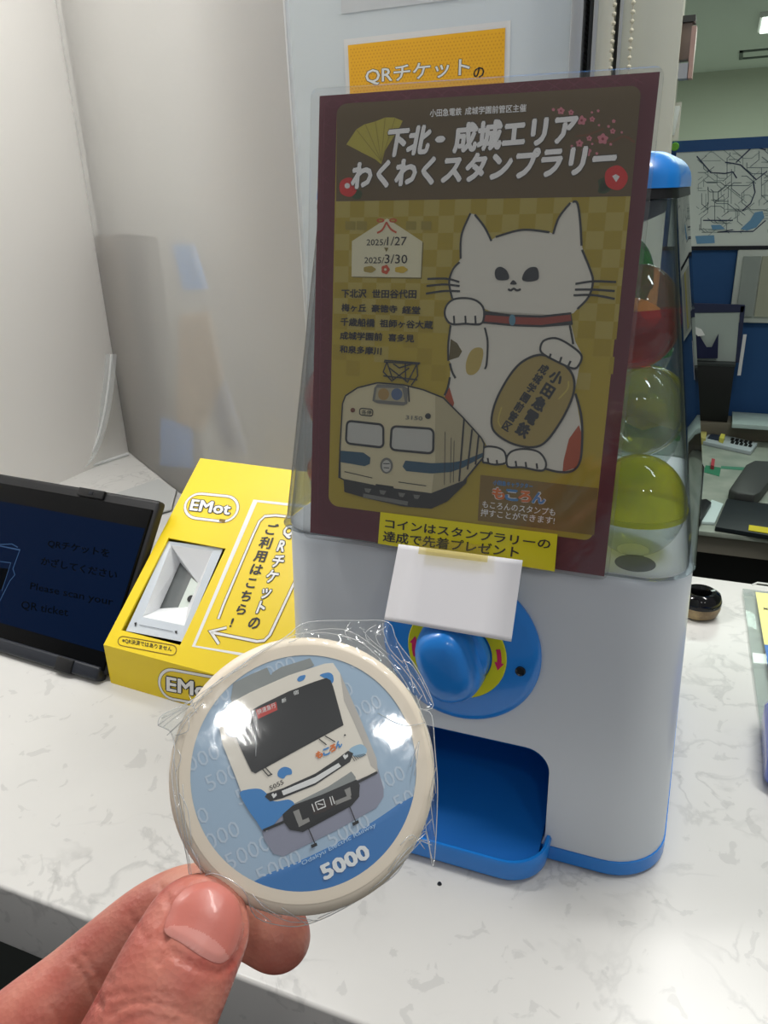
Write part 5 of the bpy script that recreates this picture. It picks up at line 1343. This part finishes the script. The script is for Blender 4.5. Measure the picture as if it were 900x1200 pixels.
creases = [  # px polylines, depth mm, width mm
    ([(86, 1126), (96, 1140), (108, 1162), (118, 1180)], .45, .55), ([(98, 1118), (108, 1134), (120, 1154)], .35, .5), ([(104, 1130), (116, 1142), (130, 1150)], .25, .5), ([(90, 1150), (104, 1148), (118, 1152)], .2, .4),
    ([(150, 1070), (160, 1084), (172, 1102)], .25, .5), ([(186, 1036), (194, 1050), (204, 1066)], .3, .5),
    ([(60, 1180), (66, 1190), (72, 1200)], .2, .4),
    ([(128, 1190), (150, 1176), (185, 1176), (214, 1186), (238, 1196)], .3, .5), ([(150, 1166), (176, 1162), (206, 1170), (240, 1186)], .22, .45), ([(140, 1200), (170, 1190), (205, 1198)], .25, .45), ([(120, 1170), (140, 1164), (160, 1168)], .2, .4),
    ([(186, 1128), (192, 1108), (198, 1085), (208, 1058), (228, 1038), (252, 1032), (276, 1046), (286, 1066), (288, 1092), (280, 1116)], .45, .55), ([(188, 1098), (205, 1118), (232, 1134), (258, 1140), (276, 1126)], .35, .6)]
dsp = np.zeros(n)
for P, dm, wm in creases:
    Q = [hit(u, v)[0] for u, v in catmull(P, False, 6)]; Q = np.array([q for q in Q if q is not None])
    if len(Q) == 0: continue
    lo = Q.min(0) - .003; hi_ = Q.max(0) + .003; idx = np.where(((co > lo) & (co < hi_)).all(1))[0]
    D = np.sqrt(((co[idx][:, None, :] - Q[None]) ** 2).sum(2)).min(1); g = 1.7 * dm * mm * np.exp(-(D / (wm * mm)) ** 2)
    dsp[idx] = np.maximum(dsp[idx], g)
co2 = co - nrm * dsp[:, None]; hm.vertices.foreach_set('co', co2.ravel()); hm.update()
def skin_mat():
    m = mat('skin', (205, 132, 112), .42, sss=.18, spec=.4)
    nt = m.node_tree; p = nt.nodes['Principled BSDF']; tc = nt.nodes.new('ShaderNodeTexCoord')
    n1 = nt.nodes.new('ShaderNodeTexNoise'); n1.inputs['Scale'].default_value = 45; n1.inputs['Detail'].default_value = 5
    r = nt.nodes.new('ShaderNodeValToRGB'); e = r.color_ramp.elements; e[0].position = .35; e[0].color = rgb((172, 84, 74)); e[1].position = .66; e[1].color = rgb((212, 146, 126))
    nt.links.new(tc.outputs['Object'], n1.inputs['Vector']); nt.links.new(n1.outputs['Fac'], r.inputs[0]); nt.links.new(r.outputs[0], p.inputs['Base Color'])
    v = nt.nodes.new('ShaderNodeTexVoronoi'); v.inputs['Scale'].default_value = 900; n2 = nt.nodes.new('ShaderNodeTexNoise'); n2.inputs['Scale'].default_value = 400; n2.inputs['Detail'].default_value = 6
    ad = nt.nodes.new('ShaderNodeMath'); ad.operation = 'ADD'; nt.links.new(tc.outputs['Object'], v.inputs['Vector']); nt.links.new(tc.outputs['Object'], n2.inputs['Vector'])
    nt.links.new(v.outputs['Distance'], ad.inputs[0]); nt.links.new(n2.outputs['Fac'], ad.inputs[1])
    b = nt.nodes.new('ShaderNodeBump'); b.inputs['Strength'].default_value = .35; b.inputs['Distance'].default_value = .00025
    nt.links.new(ad.outputs[0], b.inputs['Height']); nt.links.new(b.outputs['Normal'], p.inputs['Normal'])
    return m
person = thing('person', 'bare hand pinching the filmed badge between thumb and finger', 'person', at_d(150, 1250, .16))
hand = link('hand', hm, person, skin_mat(), smooth='all')
# thumb nail draped over the thumb tip
def drape(name, outline, off, m, step=5, crown=0.0, split=None):
    O_ = [tuple(p) for p in catmull(outline, True, 5)]; n = len(O_); pts = [Vector(p) for p in O_]
    xs = [p[0] for p in O_]; ys = [p[1] for p in O_]
    for x in np.arange(min(xs) + 2, max(xs), step):
        for y in np.arange(min(ys) + 2, max(ys), step): pts.append(Vector((x, y)))
    r = delaunay_2d_cdt(pts, [], [list(range(n))], 1, 1e-5); V = []; oa = np.array(O_)
    for v in r[0]:
        h, no = hit(v.x, v.y)
        if h is None: h = at_d(v.x, v.y, .15); no = -ray(v.x, v.y)
        e = np.sqrt(((oa - np.array([v.x, v.y])) ** 2).sum(1)).min(); k = min(e / 9.0, 1)
        V.append(h + unit(no) * (off + crown * k))
    bm = bmesh.new(); bm.from_mesh(mesh_of(V, [tuple(f)[::-1] for f in r[2] if len(set(f)) > 2])); bmesh.ops.remove_doubles(bm, verts=bm.verts, dist=2e-5)
    bmesh.ops.delete(bm, geom=[q for q in bm.verts if not q.link_faces], context='VERTS')
    if split:
        for f in bm.faces:
            q = RW.T @ (np.array(f.calc_center_median()) - CAM); u, v = 450 + FPX * q[0] / q[2], 600 + FPX * q[1] / q[2]
            if v > np.interp(u, split[0], split[1]): f.material_index = 1
    return link(name, bm_mesh(bm, name, False), hand, m, smooth='all')
m_nail = mat('nail_pink', (192, 112, 100), .38, sss=.15, coat=.1, bump=(260, .25, .0004)); m_lun = mat('nail_pale', (204, 136, 126), .38, sss=.15, coat=.1)
nail = drape('thumb_nail', [(193, 1092), (198, 1070), (208, 1050), (226, 1037), (250, 1034), (272, 1047), (282, 1068), (281, 1094), (272, 1118), (258, 1129), (238, 1122), (214, 1106)], .00008, [m_nail, m_lun], 2.2, .00035, ([190, 203, 218, 236, 252, 264, 272], [1089, 1084, 1085, 1092, 1102, 1114, 1130]))
nail['label'] = 'glossy pink thumb nail with a paler crescent at its base'
